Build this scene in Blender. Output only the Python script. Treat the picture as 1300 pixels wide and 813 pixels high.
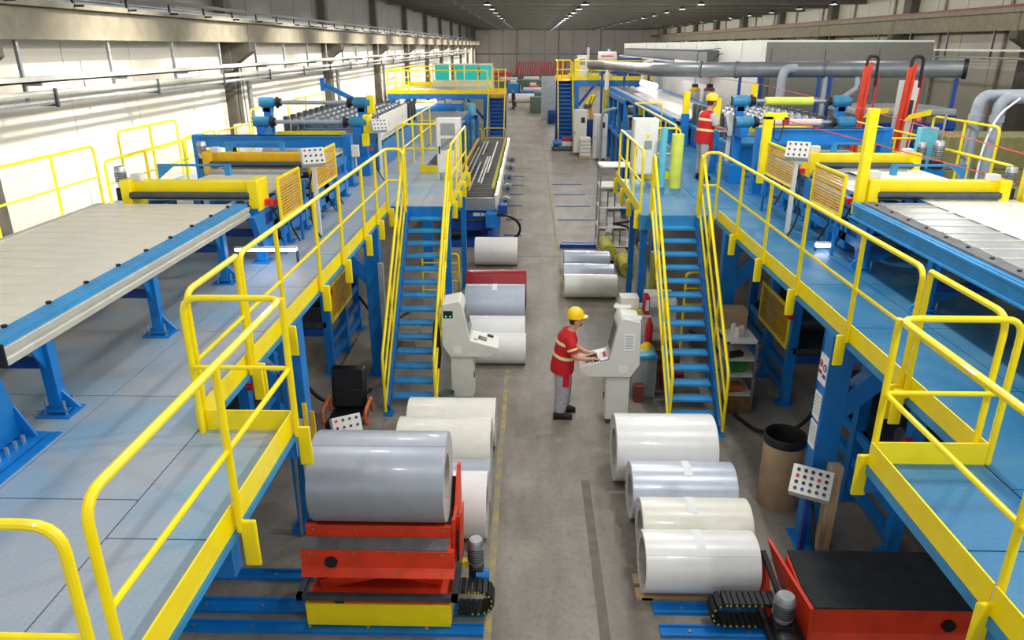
import bpy, bmesh, math, random
from mathutils import Vector, Matrix
random.seed(7)
for _o in list(bpy.data.objects): bpy.data.objects.remove(_o)
SC = bpy.context.scene
COL = SC.collection

# ---------------------------------------------------------------- camera
cd = bpy.data.cameras.new('camera'); cam = bpy.data.objects.new('camera', cd); COL.objects.link(cam)
PITCH = math.radians(20.7); YAW = math.atan(22*math.cos(PITCH)/922.)
cam.location = (0, 0, 5.6); cam.rotation_euler = (math.pi/2-PITCH, 0, YAW)
cd.sensor_width = 36; cd.lens = 922./1300*36; cd.clip_end = 400; cd.clip_start = .05
SC.camera = cam

# ---------------------------------------------------------------- world, exposure
w = bpy.data.worlds.new('World'); SC.world = w; w.use_nodes = True
bg = w.node_tree.nodes['Background']; bg.inputs[0].default_value = (.93, .96, 1, 1); bg.inputs[1].default_value = .6
vs = SC.view_settings; vs.view_transform = 'Standard'; vs.look = 'None'; vs.gamma = 1; vs.use_curve_mapping = False
vs.exposure = .12

# rows of high-bay lamps (the fixtures themselves are built with the roof); their clear refractors also light the roof a little
LAMP_ROWS = [(-2.6, 130, (1, .95, .86)), (3.4, 520, (1, .97, .92)), (10.5, 230, (1, .96, .90)), (18.5, 150, (1, .95, .86))]
LAMP_Y = [.6+6*i for i in range(22)]
LAMP_Z = 7.95
for (lx, pw, colr) in LAMP_ROWS:
    for ly in LAMP_Y:
        ld = bpy.data.lights.new('high_bay_light', 'POINT'); ld.shadow_soft_size = .18; ld.energy = pw; ld.color = colr
        lo = bpy.data.objects.new('high_bay_light', ld); COL.objects.link(lo); lo.location = (lx, ly, LAMP_Z-.05)
# flood lamps turned to the left wall
WALL_LAMP = (-4.6, 7.9)
for ly in [4.5+6*i for i in range(23)]:
    ld = bpy.data.lights.new('wall_flood_light', 'AREA'); ld.shape = 'DISK'; ld.size = .35; ld.energy = 165; ld.color = (1, .92, .79); ld.spread = math.radians(66)
    lo = bpy.data.objects.new('wall_flood_light', ld); COL.objects.link(lo); lo.location = (WALL_LAMP[0], ly, WALL_LAMP[1]); lo.rotation_euler = (0, math.radians(48), 0)

# ---------------------------------------------------------------- materials
def lin(c):
    return tuple(((v/255)/12.92 if v/255 <= .04045 else ((v/255+.055)/1.055)**2.4) for v in c)+(1,)
MATS = {}
def mat(name, rgb, rough=.45, metal=0., var=.08, scale=6., bump=0., bscale=60., spec=.5, coat=0., emit=None, rgb2=None, mixlo=.4, mixhi=.62, stretch=None, alpha=None, trans=0.):
    m = bpy.data.materials.new(name); m.use_nodes = True
    nt = m.node_tree; N = nt.nodes; L = nt.links; b = N['Principled BSDF']
    b.inputs['Roughness'].default_value = rough; b.inputs['Metallic'].default_value = metal
    b.inputs['Specular IOR Level'].default_value = spec; b.inputs['Coat Weight'].default_value = coat
    c = lin(rgb)
    tc = N.new('ShaderNodeTexCoord'); src = tc.outputs['Object']
    if stretch:
        mp = N.new('ShaderNodeMapping'); mp.inputs['Scale'].default_value = stretch; L.new(src, mp.inputs[0]); src = mp.outputs[0]
    if var or rgb2:
        nz = N.new('ShaderNodeTexNoise'); nz.inputs['Scale'].default_value = scale; nz.inputs['Detail'].default_value = 5; L.new(src, nz.inputs['Vector'])
        rp = N.new('ShaderNodeValToRGB'); L.new(nz.outputs['Fac'], rp.inputs[0])
        c2 = lin(rgb2) if rgb2 else tuple(min(1, v*(1+var)) for v in c[:3])+(1,)
        c1 = c if rgb2 else tuple(v*(1-var) for v in c[:3])+(1,)
        rp.color_ramp.elements[0].position = mixlo; rp.color_ramp.elements[1].position = mixhi
        rp.color_ramp.elements[0].color = c1; rp.color_ramp.elements[1].color = c2
        L.new(rp.outputs[0], b.inputs['Base Color'])
    else:
        b.inputs['Base Color'].default_value = c
    if bump:
        n2 = N.new('ShaderNodeTexNoise'); n2.inputs['Scale'].default_value = bscale; L.new(src, n2.inputs['Vector'])
        bp = N.new('ShaderNodeBump'); bp.inputs['Strength'].default_value = bump; bp.inputs['Distance'].default_value = .01
        L.new(n2.outputs['Fac'], bp.inputs['Height']); L.new(bp.outputs[0], b.inputs['Normal'])
    if emit:
        b.inputs['Emission Color'].default_value = lin(emit[0]); b.inputs['Emission Strength'].default_value = emit[1]
    if trans: b.inputs['Transmission Weight'].default_value = trans
    if alpha is not None: b.inputs['Alpha'].default_value = alpha
    MATS[name] = m
    return m
mat('yellow', (255, 228, 0), .35, var=.04, coat=.2)
mat('yellow_dull', (226, 176, 10), .45, var=.08)
mat('blue', (4, 118, 198), .42, var=.10, scale=3)
mat('blue_light', (46, 138, 196), .45, var=.12, scale=3)
mat('blue_deep', (14, 66, 150), .45, var=.12, scale=3)
mat('teal_motor', (48, 126, 166), .45, var=.1)
mat('steel', (176, 180, 184), .32, .75, var=.08)
mat('steel_dark', (84, 92, 98), .38, .6, var=.12)
mat('galv', (168, 172, 176), .4, .55, var=.15, scale=12)
mat('cabinet', (214, 214, 208), .5, var=.03)
mat('carton_white', (222, 220, 212), .7, var=.05)
mat('carton_grey', (186, 184, 176), .7, var=.05)
mat('cabinet_white', (232, 230, 224), .5, var=.03)
mat('box_grey', (150, 156, 158), .5, var=.05)
mat('roller_dark', (48, 51, 55), .35, .5, var=.1)
mat('black', (20, 21, 23), .55, var=.2)
mat('rubber', (36, 39, 42), .85, var=.2, bump=.3)
mat('pad_grey', (104, 106, 108), .8, var=.15, bump=.3)
mat('red_paint', (222, 60, 22), .5, var=.10, scale=4)
mat('red_bright', (206, 26, 30), .45, var=.06)
mat('red_dull', (168, 40, 52), .5, var=.1)
mat('coil_white', (232, 232, 230), .3, var=.02, coat=.25)
mat('coil_ivory', (228, 226, 214), .34, var=.03, coat=.2)
mat('coil_bluegrey', (190, 198, 212), .3, .15, var=.03, coat=.2)
mat('coil_grey', (172, 178, 190), .36, .35, var=.03, coat=.2)
mat('coil_red', (158, 30, 42), .3, var=.05, coat=.3)
mat('coil_edge', (214, 214, 212), .45, .3, var=.25, scale=40)
mat('coil_core', (168, 164, 156), .6, var=.2)
mat('slat_cream', (230, 225, 208), .32, .25, var=.05, scale=2)
mat('slat_grey', (186, 190, 194), .3, .4, var=.06)
mat('sheet_white', (236, 236, 228), .3, var=.01)
mat('board_grey', (168, 176, 186), .45, .2, var=.1)
mat('alu', (206, 206, 200), .35, .4, var=.05)
mat('cardboard', (176, 150, 118), .8, var=.08, scale=4)
mat('cardboard_dark', (120, 88, 56), .85, var=.12)
mat('wood', (196, 176, 138), .75, var=.15, stretch=(8, 8, .7), scale=4)
mat('wood_arm', (186, 96, 48), .45, var=.15, stretch=(3, 3, 3))
mat('leather', (18, 17, 18), .42, var=.3, bump=.4, bscale=25)
mat('film_yellow', (214, 226, 92), .4, var=.06)
mat('film_blue', (104, 194, 216), .4, var=.05)
mat('film_olive', (186, 182, 66), .5, var=.1)
mat('film_pink', (232, 200, 190), .4, var=.05)
mat('paper', (236, 238, 240), .7, var=.02)
mat('screen', (58, 62, 66), .2, var=.05)
mat('ink', (60, 62, 90), .6, var=0)
mat('ink_red', (200, 30, 40), .6, var=0)
mat('ink_blue', (40, 60, 150), .6, var=0)
mat('led_green', (80, 255, 120), .4, var=0, emit=((80, 255, 120), 4))
mat('led_red', (255, 40, 60), .4, var=0, emit=((255, 30, 60), 6))
mat('lamp_glow', (255, 240, 245), .4, var=0, emit=((255, 236, 244), 7))
mat('lamp_face', (255, 250, 240), .4, var=0, emit=((255, 250, 236), 5))
mat('cyan_panel', (30, 222, 214), .3, var=.04)
mat('glass', (200, 220, 225), .1, var=0, alpha=.35)
mat('skin', (208, 150, 122), .55, var=.06)
mat('vest_red', (196, 18, 30), .75, var=.08, scale=14)
mat('reflective', (232, 228, 160), .45, var=.04)
mat('trouser_grey', (168, 168, 172), .85, var=.1, scale=20)
mat('shoe', (40, 36, 34), .7, var=.1)
mat('hair', (58, 42, 34), .8, var=.2)
mat('helmet', (250, 208, 0), .28, var=.02, coat=.4)
mat('sleeve', (190, 190, 190), .8, var=.05)
mat('dark_cloth', (40, 44, 54), .8, var=.1)
mat('green_pack', (96, 116, 104), .7, var=.1)
mat('bag_green', (40, 130, 60), .5, var=.2)
mat('olive_panel', (136, 132, 84), .6, var=.1)
mat('pvc', (154, 162, 172), .45, var=.06)
mat('duct', (122, 127, 132), .42, .35, var=.08, scale=3)
mat('duct_dark', (104, 108, 112), .5, .3, var=.08)
mat('tank', (196, 198, 196), .35, .4, var=.06)
mat('rust_red', (120, 50, 44), .6, var=.1)
mat('wallpanel', (226, 221, 208), .5, var=.025, scale=.6)
mat('wallpanel_upper', (92, 91, 86), .65, var=.06, scale=.7)
mat('wallpanel_right', (190, 186, 170), .6, var=.05, scale=.6)
mat('back_panel', (178, 174, 172), .65, var=.05, scale=.5)
mat('girder_right', (134, 128, 108), .8, var=.1, scale=2.5, bump=.15)
mat('roof_beam', (112, 110, 102), .8, var=.06, scale=2)
mat('column_dark', (92, 89, 80), .85, var=.14, scale=2.5, bump=.2)
mat('concrete_beam', (136, 130, 113), .8, var=.10, scale=2.5, bump=.15)
mat('concrete_dark', (140, 136, 124), .85, var=.14, scale=2.5, bump=.2)
mat('roof', (58, 58, 55), .85, var=.10, scale=1.5)
mat('white_room', (226, 226, 220), .55, var=.03)
mat('grey_room', (118, 118, 110), .6, var=.04)
mat('line_yellow', (176, 158, 88), .75, rgb2=(142, 136, 122), scale=5, mixlo=.36, mixhi=.56)
mat('line_dark', (104, 96, 86), .7, var=.12, scale=5)

def floor_mat():
    m = bpy.data.materials.new('floor_concrete'); m.use_nodes = True
    nt = m.node_tree; N = nt.nodes; L = nt.links; b = N['Principled BSDF']
    tc = N.new('ShaderNodeTexCoord')
    def noise(s, d=6, st=None):
        v = tc.outputs['Object']
        if st:
            mp = N.new('ShaderNodeMapping'); mp.inputs['Scale'].default_value = st; L.new(v, mp.inputs[0]); v = mp.outputs[0]
        n = N.new('ShaderNodeTexNoise'); n.inputs['Scale'].default_value = s; n.inputs['Detail'].default_value = d; n.inputs['Roughness'].default_value = .6
        L.new(v, n.inputs['Vector']); return n.outputs['Fac']
    def ramp(f, p0, c0, p1, c1):
        r = N.new('ShaderNodeValToRGB'); r.color_ramp.elements[0].position = p0; r.color_ramp.elements[1].position = p1
        r.color_ramp.elements[0].color = lin(c0); r.color_ramp.elements[1].color = lin(c1); L.new(f, r.inputs[0]); return r.outputs[0]
    a = ramp(noise(.55), .36, (124, 117, 107), .66, (150, 144, 134))
    s2 = ramp(noise(2.2, 8, (1, .25, 1)), .30, (170, 165, 158), .6, (255, 255, 255))
    s3 = ramp(noise(14, 4), .28, (196, 192, 186), .5, (255, 255, 255))
    def mul(x, y, f):
        mx = N.new('ShaderNodeMixRGB'); mx.blend_type = 'MULTIPLY'; mx.inputs[0].default_value = f; L.new(x, mx.inputs[1]); L.new(y, mx.inputs[2]); return mx.outputs[0]
    c = mul(mul(a, s2, .55), s3, .5)
    L.new(c, b.inputs['Base Color'])
    rr = N.new('ShaderNodeMapRange'); rr.inputs['To Min'].default_value = .42; rr.inputs['To Max'].default_value = .62
    L.new(noise(1.3), rr.inputs['Value']); L.new(rr.outputs[0], b.inputs['Roughness'])
    MATS['floor'] = m
floor_mat()
def deck_mat(name, c0, c1, sc, lo, hi, rough):
    """checker plate: small raised lozenges as relief, worn paint as colour"""
    m = mat(name, c0, rough, .15, rgb2=c1, scale=sc, mixlo=lo, mixhi=hi)
    nt = m.node_tree; N = nt.nodes; L = nt.links; b = N['Principled BSDF']
    tc = N.new('ShaderNodeTexCoord')
    ck = []
    for ang in (45, -45):
        mp = N.new('ShaderNodeMapping'); mp.inputs['Rotation'].default_value = (0, 0, math.radians(ang)); mp.inputs['Scale'].default_value = (14, 38, 14)
        L.new(tc.outputs['Object'], mp.inputs[0])
        vo = N.new('ShaderNodeTexVoronoi'); vo.inputs['Randomness'].default_value = 0; vo.inputs['Scale'].default_value = 1
        L.new(mp.outputs[0], vo.inputs['Vector']); ck.append(vo.outputs['Distance'])
    mn = N.new('ShaderNodeMath'); mn.operation = 'MINIMUM'; L.new(ck[0], mn.inputs[0]); L.new(ck[1], mn.inputs[1])
    rp = N.new('ShaderNodeMapRange'); rp.inputs['From Min'].default_value = .18; rp.inputs['From Max'].default_value = .34; rp.inputs['To Min'].default_value = 1; rp.inputs['To Max'].default_value = 0
    L.new(mn.outputs[0], rp.inputs['Value'])
    bp = N.new('ShaderNodeBump'); bp.inputs['Strength'].default_value = .5; bp.inputs['Distance'].default_value = .004
    L.new(rp.outputs[0], bp.inputs['Height']); L.new(bp.outputs[0], b.inputs['Normal'])
deck_mat('deck_left', (132, 168, 196), (166, 174, 184), 1.1, .34, .56, .40)
deck_mat('deck_right', (40, 112, 158), (86, 138, 170), 1.3, .42, .75, .40)

# ---------------------------------------------------------------- mesh helpers
class MB:
    def __init__(s): s.v = []; s.f = []
    def add(s, vs, fs):
        o = len(s.v); s.v += [tuple(p) for p in vs]; s.f += [tuple(i+o for i in f) for f in fs]; return s
    def box(s, x0, x1, y0, y1, z0, z1):
        if x0 > x1: x0, x1 = x1, x0
        if y0 > y1: y0, y1 = y1, y0
        if z0 > z1: z0, z1 = z1, z0
        return s.add([(x0,y0,z0),(x1,y0,z0),(x1,y1,z0),(x0,y1,z0),(x0,y0,z1),(x1,y0,z1),(x1,y1,z1),(x0,y1,z1)],
                     [(0,3,2,1),(4,5,6,7),(0,1,5,4),(1,2,6,5),(2,3,7,6),(3,0,4,7)])
    def obox(s, c, sz, rx=0, ry=0, rz=0):
        R = (Matrix.Rotation(rz, 3, 'Z') @ Matrix.Rotation(ry, 3, 'Y') @ Matrix.Rotation(rx, 3, 'X')); c = Vector(c)
        vs = [c+R @ Vector((sz[0]*a/2, sz[1]*b/2, sz[2]*d/2)) for a, b, d in ((-1,-1,-1),(1,-1,-1),(1,1,-1),(-1,1,-1),(-1,-1,1),(1,-1,1),(1,1,1),(-1,1,1))]
        return s.add(vs, [(0,3,2,1),(4,5,6,7),(0,1,5,4),(1,2,6,5),(2,3,7,6),(3,0,4,7)])
    def bar(s, p0, p1, w, h, up=(0,0,1)):
        p0 = Vector(p0); p1 = Vector(p1); d = (p1-p0).normalized(); u = Vector(up)
        if abs(d.dot(u)) > .99: u = Vector((0,1,0))
        r = d.cross(u).normalized(); u = r.cross(d)
        vs = [p+r*a*w/2+u*b*h/2 for p in (p0, p1) for a, b in ((-1,-1),(1,-1),(1,1),(-1,1))]
        return s.add(vs, [(0,1,2,3),(7,6,5,4),(0,4,5,1),(1,5,6,2),(2,6,7,3),(3,7,4,0)])
    def cyl(s, p0, p1, r, n=14, r2=None, cap=True):
        p0 = Vector(p0); p1 = Vector(p1); d = (p1-p0).normalized(); u = Vector((0,0,1)) if abs(d.z) < .9 else Vector((1,0,0))
        a = d.cross(u).normalized(); b = d.cross(a); r2 = r if r2 is None else r2
        vs = []
        for p, q in ((p0, r), (p1, r2)):
            for i in range(n):
                t = 2*math.pi*i/n; vs.append(p+a*math.cos(t)*q+b*math.sin(t)*q)
        fs = [(i, n+i, n+(i+1) % n, (i+1) % n) for i in range(n)]
        if cap: fs += [tuple(range(n)), tuple(range(2*n-1, n-1, -1))]
        return s.add(vs, fs)
    def lathe(s, prof, c, axis='Z', n=20):
        """prof: [(radius, along)]"""
        c = Vector(c); m = len(prof); vs = []
        for r, h in prof:
            for i in range(n):
                t = 2*math.pi*i/n; x, y = r*math.cos(t), r*math.sin(t)
                vs.append(c+(Vector((x,y,h)) if axis == 'Z' else Vector((h,x,y)) if axis == 'X' else Vector((y,h,x))))
        fs = [(k*n+i, k*n+(i+1) % n, (k+1)*n+(i+1) % n, (k+1)*n+i) for k in range(m-1) for i in range(n)]
        return s.add(vs, fs)
    def tube(s, pts, r, n=8, fil=0., seg=5):
        P = [Vector(p) for p in pts]
        if fil and len(P) > 2:
            Q = [P[0]]
            for i in range(1, len(P)-1):
                a, b, c = P[i-1], P[i], P[i+1]; d1 = (a-b); d2 = (c-b); f = min(fil, d1.length*.49, d2.length*.49)
                s1 = b+d1.normalized()*f; s2 = b+d2.normalized()*f
                for k in range(seg+1):
                    t = k/seg; Q.append(s1*(1-t)**2+b*2*t*(1-t)+s2*t*t)
            Q.append(P[-1]); P = Q
        d0 = (P[1]-P[0]).normalized(); u = Vector((0,0,1)) if abs(d0.z) < .9 else Vector((1,0,0))
        a = d0.cross(u).normalized(); vs = []
        for i, p in enumerate(P):
            d = (P[min(i+1, len(P)-1)]-P[max(i-1, 0)]).normalized()
            a = (a-d*a.dot(d)).normalized(); b = d.cross(a)
            for k in range(n):
                t = 2*math.pi*k/n; vs.append(p+a*math.cos(t)*r+b*math.sin(t)*r)
        m = len(P)
        fs = [(i*n+k, i*n+(k+1) % n, (i+1)*n+(k+1) % n, (i+1)*n+k) for i in range(m-1) for k in range(n)]
        fs += [tuple(range(n-1, -1, -1)), tuple((m-1)*n+k for k in range(n))]
        return s.add(vs, fs)
    def prism(s, poly, axis, a0, a1):
        """poly: 2-D outline; axis X: (y,z), Y: (x,z), Z: (x,y)"""
        f = {'X': lambda p, a: (a, p[0], p[1]), 'Y': lambda p, a: (p[0], a, p[1]), 'Z': lambda p, a: (p[0], p[1], a)}[axis]
        n = len(poly); vs = [f(p, a0) for p in poly]+[f(p, a1) for p in poly]
        fs = [tuple(range(n)), tuple(range(2*n-1, n-1, -1))]+[(i, n+i, n+(i+1) % n, (i+1) % n) for i in range(n)]
        return s.add(vs, fs)
    def mesh(s, name, off=(0,0,0)):
        me = bpy.data.meshes.new(name); ox, oy, oz = off
        me.from_pydata([(x-ox, y-oy, z-oz) for x, y, z in s.v], [], s.f)
        bm = bmesh.new(); bm.from_mesh(me); bmesh.ops.recalc_face_normals(bm, faces=bm.faces); bm.to_mesh(me); bm.free()
        for p in me.polygons: p.use_smooth = True
        me.set_sharp_from_angle(angle=math.radians(35)); me.update()
        return me
    def bbox(s):
        xs, ys, zs = zip(*s.v); return min(xs), max(xs), min(ys), max(ys), min(zs), max(zs)
def wloc(o):
    v = Vector(o.location)
    while o.parent: o = o.parent; v += Vector(o.location)
    return v
def part(name, mb, m, parent, bevel=0, label=None):
    o = bpy.data.objects.new(name, mb.mesh(name, wloc(parent))); COL.objects.link(o); o.parent = parent
    o.data.materials.append(MATS[m])
    if bevel: bv(o, bevel)
    if label: o['label'] = label
    return o
def bv(o, wd, seg=2):
    md = o.modifiers.new('bevel', 'BEVEL'); md.width = wd; md.segments = seg; md.limit_method = 'ANGLE'; md.angle_limit = math.radians(40)
def clone(src, parent, d=(0,0,0)):
    """a further alike piece that shares mesh data"""
    o = src.copy(); COL.objects.link(o); o.parent = parent; o.location = Vector(src.location)+Vector(d); return o
def tag(o, label, cat, group=None):
    o['label'] = label; o['category'] = cat
    if group: o['group'] = group
    return o
def thing(name, label, cat, loc=(0,0,0), group=None):
    o = bpy.data.objects.new(name, None); COL.objects.link(o); o.location = loc; o.empty_display_size = .2
    return tag(o, label, cat, group)
def solo(name, mb, m, label, cat, group=None, bevel=0):
    b = mb.bbox(); off = ((b[0]+b[1])/2, (b[2]+b[3])/2, b[4])
    o = bpy.data.objects.new(name, mb.mesh(name, off)); COL.objects.link(o); o.location = off
    o.data.materials.append(MATS[m])
    if bevel: bv(o, bevel)
    return tag(o, label, cat, group)
def struct(name, mb, m, parent=None, bevel=0):
    o = bpy.data.objects.new(name, mb.mesh(name, wloc(parent) if parent else (0,0,0))); COL.objects.link(o); o.data.materials.append(MATS[m])
    if parent: o.parent = parent
    else: o['kind'] = 'structure'
    if bevel: bv(o, bevel)
    return o
def copy_tree(o, d=(0,0,0), label=None, group=None, rz=None, parent=None):
    c = o.copy(); COL.objects.link(c); c.parent = parent
    if parent is None:
        c.location = Vector(o.location)+Vector(d)
        if rz is not None: c.rotation_euler = (0, 0, rz)
        if label: c['label'] = label
        if group: c['group'] = group
    for ch in list(o.children): copy_tree(ch, parent=c)
    return c
# ================================================================ the hall
XL, XR, YB, Y0 = -9.8, 23.0, 141.0, -6.0
ROOF = 9.3
struct('floor', MB().box(XL-.4, XR+.4, Y0, YB+.4, -.3, 0), 'floor')
NT = [0]
def trim(mb, m, bevel=0):
    NT[0] += 1; return struct('trim_%d' % NT[0], mb, m, bevel=bevel)
# painted floor lines (2 mm of paint)
for x0, x1, ya, yb, m in ((-.42, -.34, 4.2, 9.6, 'line_yellow'), (-.40, -.33, 9.6, 60, 'line_yellow'), (.84, .91, 15.4, 60, 'line_yellow'), (.76, .87, 4.0, 8.6, 'line_dark')):
    trim(MB().box(x0, x1, ya, yb, 0, .002), m)
for yy in (19.9, 34.5, 46, 60):
    trim(MB().box(-.3, 1.2, yy, yy+.05, 0, .0015), 'line_dark')
# left wall: backing and separate cladding panels
wl = struct('wall_left', MB().box(XL-.35, XL-.06, Y0, YB, 0, ROOF), 'concrete_dark')
pw = 2.75; first = None
for i in range(54):
    ya = -6+i*pw
    if ya+pw > YB+.1: break
    if first is None: first = struct('panel', MB().box(XL-.06, XL, ya+.012, ya+pw-.012, .02, 6.35), 'wallpanel', wl, .01); up = struct('panel', MB().box(XL-.06, XL, ya+.02, ya+pw-.02, 6.40, ROOF), 'wallpanel_upper', wl)
    else: clone(first, wl, (0, i*pw, 0)); clone(up, wl, (0, i*pw, 0))
# columns with corbels and the crane girders, left side
CY_L = [.6+12*i for i in range(12)]
for y in CY_L:
    c = MB().box(XL, XL+.32, y-.3, y+.3, 0, ROOF)
    c.prism([(XL+.3, 5.72), (XL+.95, 5.72), (XL+.95, 5.42), (XL+.3, 4.98)], 'Y', y-.25, y+.25)
    c.box(XL+.3, XL+.55, y-.25, y+.25, 5.7, 6.5)
    trim(c, 'column_dark', .015)
for i in range(len(CY_L)):
    ya = CY_L[i]+.03; yb = (CY_L[i]+12 if i < 11 else YB)-.03
    trim(MB().box(XL+.56, XL+.86, ya, yb, 5.70, 6.26), 'concrete_beam', .01)
trim(MB().box(XL+.42, XL+1.06, Y0, YB, 6.262, 6.36), 'concrete_beam')
rail = trim(MB().box(XL+.68, XL+.76, Y0, YB, 6.36, 6.46).box(XL+.60, XL+.84, Y0, YB, 6.44, 6.47), 'steel_dark')
# hook brackets along the girder that carry the crane's cable
cl = thing('crane_conductor_line', 'dark crane power rail on short brackets along the left concrete girder', 'rail', (XL+1.0, 10, 6.4))
part('conductor', MB().box(XL+1.10, XL+1.14, 8, 130, 6.52, 6.60), 'black', cl)
k0 = None
for i in range(60):
    y = 9+i*2.0
    if k0 is None: k0 = part('bracket', MB().box(XL+1.02, XL+1.06, y-.03, y+.03, 6.30, 6.60).box(XL+1.04, XL+1.24, y-.02, y+.02, 6.30, 6.34), 'black', cl)
    else: clone(k0, cl, (0, i*2.0, 0))
# right side
wr = struct('wall_right', MB().box(XR+.06, XR+.4, Y0, YB, 0, ROOF), 'concrete_dark')
first = None
for i in range(49):
    ya = -6+i*3.0
    if first is None: first = struct('panel', MB().box(XR, XR+.06, ya+.03, ya+2.97, .02, ROOF), 'wallpanel_right', wr)
    else: clone(first, wr, (0, i*3.0, 0))
for y in [11.6+12*i for i in range(11)]:
    c = MB().box(XR-.5, XR, y-.45, y+.45, 0, ROOF)
    c.prism([(XR-.4, 6.25), (XR-1.25, 6.25), (XR-1.25, 5.9), (XR-.4, 5.4)], 'Y', y-.3, y+.3)
    trim(c, 'column_dark', .015)
for i in range(11):
    ya = -.4+12*i
    trim(MB().box(XR-1.1, XR-.75, ya+.03, ya+11.97, 6.25, 7.02), 'girder_right', .01)
trim(MB().box(XR-1.3, XR-.6, Y0, YB, 7.02, 7.22), 'girder_right')
trim(MB().box(XR-1.0, XR-.9, Y0, YB, 7.22, 7.36), 'rust_red')
for i in range(22):
    trim(MB().box(XR-.12, XR+.02, 2+6*i, 2.16+6*i, 0, ROOF), 'concrete_dark')
# far end wall
wb = struct('wall_back', MB().box(XL-.3, XR+.4, YB+.06, YB+.4, 0, ROOF), 'concrete_dark')
nb = 13; bwid = (XR-XL)/nb; first = None
for r, (za, zb) in enumerate(((.02, 4.18), (4.24, ROOF))):
    for i in range(nb):
        struct('panel', MB().box(XL+i*bwid+.05, XL+(i+1)*bwid-.05, YB, YB+.06, za, zb), 'back_panel', wb)
trim(MB().box(XL, XR, YB-.12, YB, 4.10, 4.28), 'steel_dark')
for i in (3, 6, 9):
    trim(MB().box(XL+i*bwid-.12, XL+i*bwid+.12, YB-.14, YB, 0, ROOF), 'concrete_dark')
# roof with precast beams
cg = struct('ceiling', MB().box(XL-.3, XR+.4, 20, YB+.4, ROOF, ROOF+.2), 'roof')
for i in range(20):
    y = 24.6+6*i
    if y > YB: break
    trim(MB().prism([(y-.22, ROOF), (y-.10, ROOF-.25), (y-.10, 8.42), (y-.16, 8.25), (y+.16, 8.25), (y+.10, 8.42), (y+.10, ROOF-.25), (y+.22, ROOF)], 'X', XL, XR), 'roof_beam')
p0 = None
for i in range(9):
    x = XL+1.8+3.6*i
    if p0 is None: p0 = struct('purlin', MB().box(x-.09, x+.09, 20, YB, ROOF-.42, ROOF), 'concrete_dark', cg)
    else: clone(p0, cg, (3.6*i, 0, 0))
# high-bay lamps hanging from the roof, one fixture for each light
proto = None
for (lx, pw_, c_) in LAMP_ROWS:
    for ly in LAMP_Y:
        if ly < 24: continue
        if proto is None:
            proto = thing('high_bay_lamp', 'small round high-bay lamp hanging under the concrete roof beams', 'lamp', (lx, ly, LAMP_Z), 'high-bay lamps under the roof'); lx0, ly0 = lx, ly
            part('lamp_housing', MB().lathe([(.0, .2), (.08, .2), (.10, .16), (.22, .06), (.27, .0), (.26, .0)], (lx, ly, LAMP_Z), n=16), 'steel_dark', proto)
            part('suspension_rod', MB().cyl((lx, ly, LAMP_Z+.2), (lx, ly, 8.26), .012, 6), 'steel_dark', proto)
            part('lamp_glass', MB().cyl((lx, ly, LAMP_Z+.012), (lx, ly, LAMP_Z+.03), .24, 16), 'lamp_face', proto)
        else: copy_tree(proto, (lx-lx0, ly-ly0, 0))
fl = None
for ly in [4.5+6*i for i in range(23)]:
    if ly < 28: continue
    x, z = WALL_LAMP
    if fl is None:
        fl = thing('wall_flood_lamp', 'small dark flood lamp under the roof turned to the left wall', 'lamp', (x, ly, z), 'flood lamps along the left wall'); fy = ly
        part('lamp_body', MB().obox((x+.09, ly, z+.115), (.36, .36, .16), 0, math.radians(48), 0), 'steel_dark', fl)
        part('hanger', MB().box(x+.10, x+.13, ly-.015, ly+.015, z+.15, ROOF), 'steel_dark', fl)
    else: copy_tree(fl, (0, ly-fy, 0))
# cable tray and conduits along the left wall, on hangers from the girder
ct = thing('cable_tray', 'long cream cable tray carried by vertical straps below the left girder', 'cable tray', (XL+.8, 12, 4.9))
part('tray_channel', MB().box(XL+.62, XL+.98, 8, 118, 4.97, 5.00).box(XL+.62, XL+.64, 8, 118, 4.97, 5.08).box(XL+.96, XL+.98, 8, 118, 4.97, 5.08), 'alu', ct)
part('cable_bundle', MB().tube([(XL+.75+.04*math.sin(i), 8+i*2.2, 5.03) for i in range(50)], .025, 6), 'black', ct)
h0 = None
for i in range(36):
    y = 10.6+i*3.0
    hb = MB().box(XL+.64, XL+.70, y-.03, y+.03, 4.62, 5.72).box(XL+.64, XL+1.0, y-.03, y+.03, 4.92, 4.97)
    if h0 is None: h0 = part('hanger', hb, 'galv', ct)
    else: clone(h0, ct, (0, i*3.0, 0))
for zz, r, nm in ((4.78, .055, 'upper pale'), (4.62, .045, 'lower grey')):
    solo('pipe', MB().tube([(XL+.9, 8, zz), (XL+.9, 118, zz)], r, 8), 'alu' if zz > 4.7 else 'galv', '%s straight pipe running below the cable tray on the left wall' % nm, 'pipe')
lb0 = None
for i in range(26):
    y = 14.0+i*4.0
    if lb0 is None:
        lb0 = solo('pipe_bracket', MB().box(XL+.05, XL+.98, y-.03, y+.03, 4.54, 4.58).box(XL+.94, XL+.98, y-.03, y+.03, 4.52, 4.86), 'steel_dark', 'steel wall bracket holding the pipes below the cable tray', 'bracket', 'pipe brackets on the left wall'); ly0 = y
    else:
        c = lb0.copy(); COL.objects.link(c); c.location.y += y-ly0
for y in (24.9, 36.9, 48.9):
    solo('downpipe', MB().tube([(XL+.42, y+.45, 0), (XL+.42, y+.45, 4.5)], .09, 12), 'galv', 'galvanised rain downpipe beside the %s concrete wall column on the left' % {24.9: 'first visible', 36.9: 'second visible', 48.9: 'third visible'}[y], 'pipe')

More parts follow.
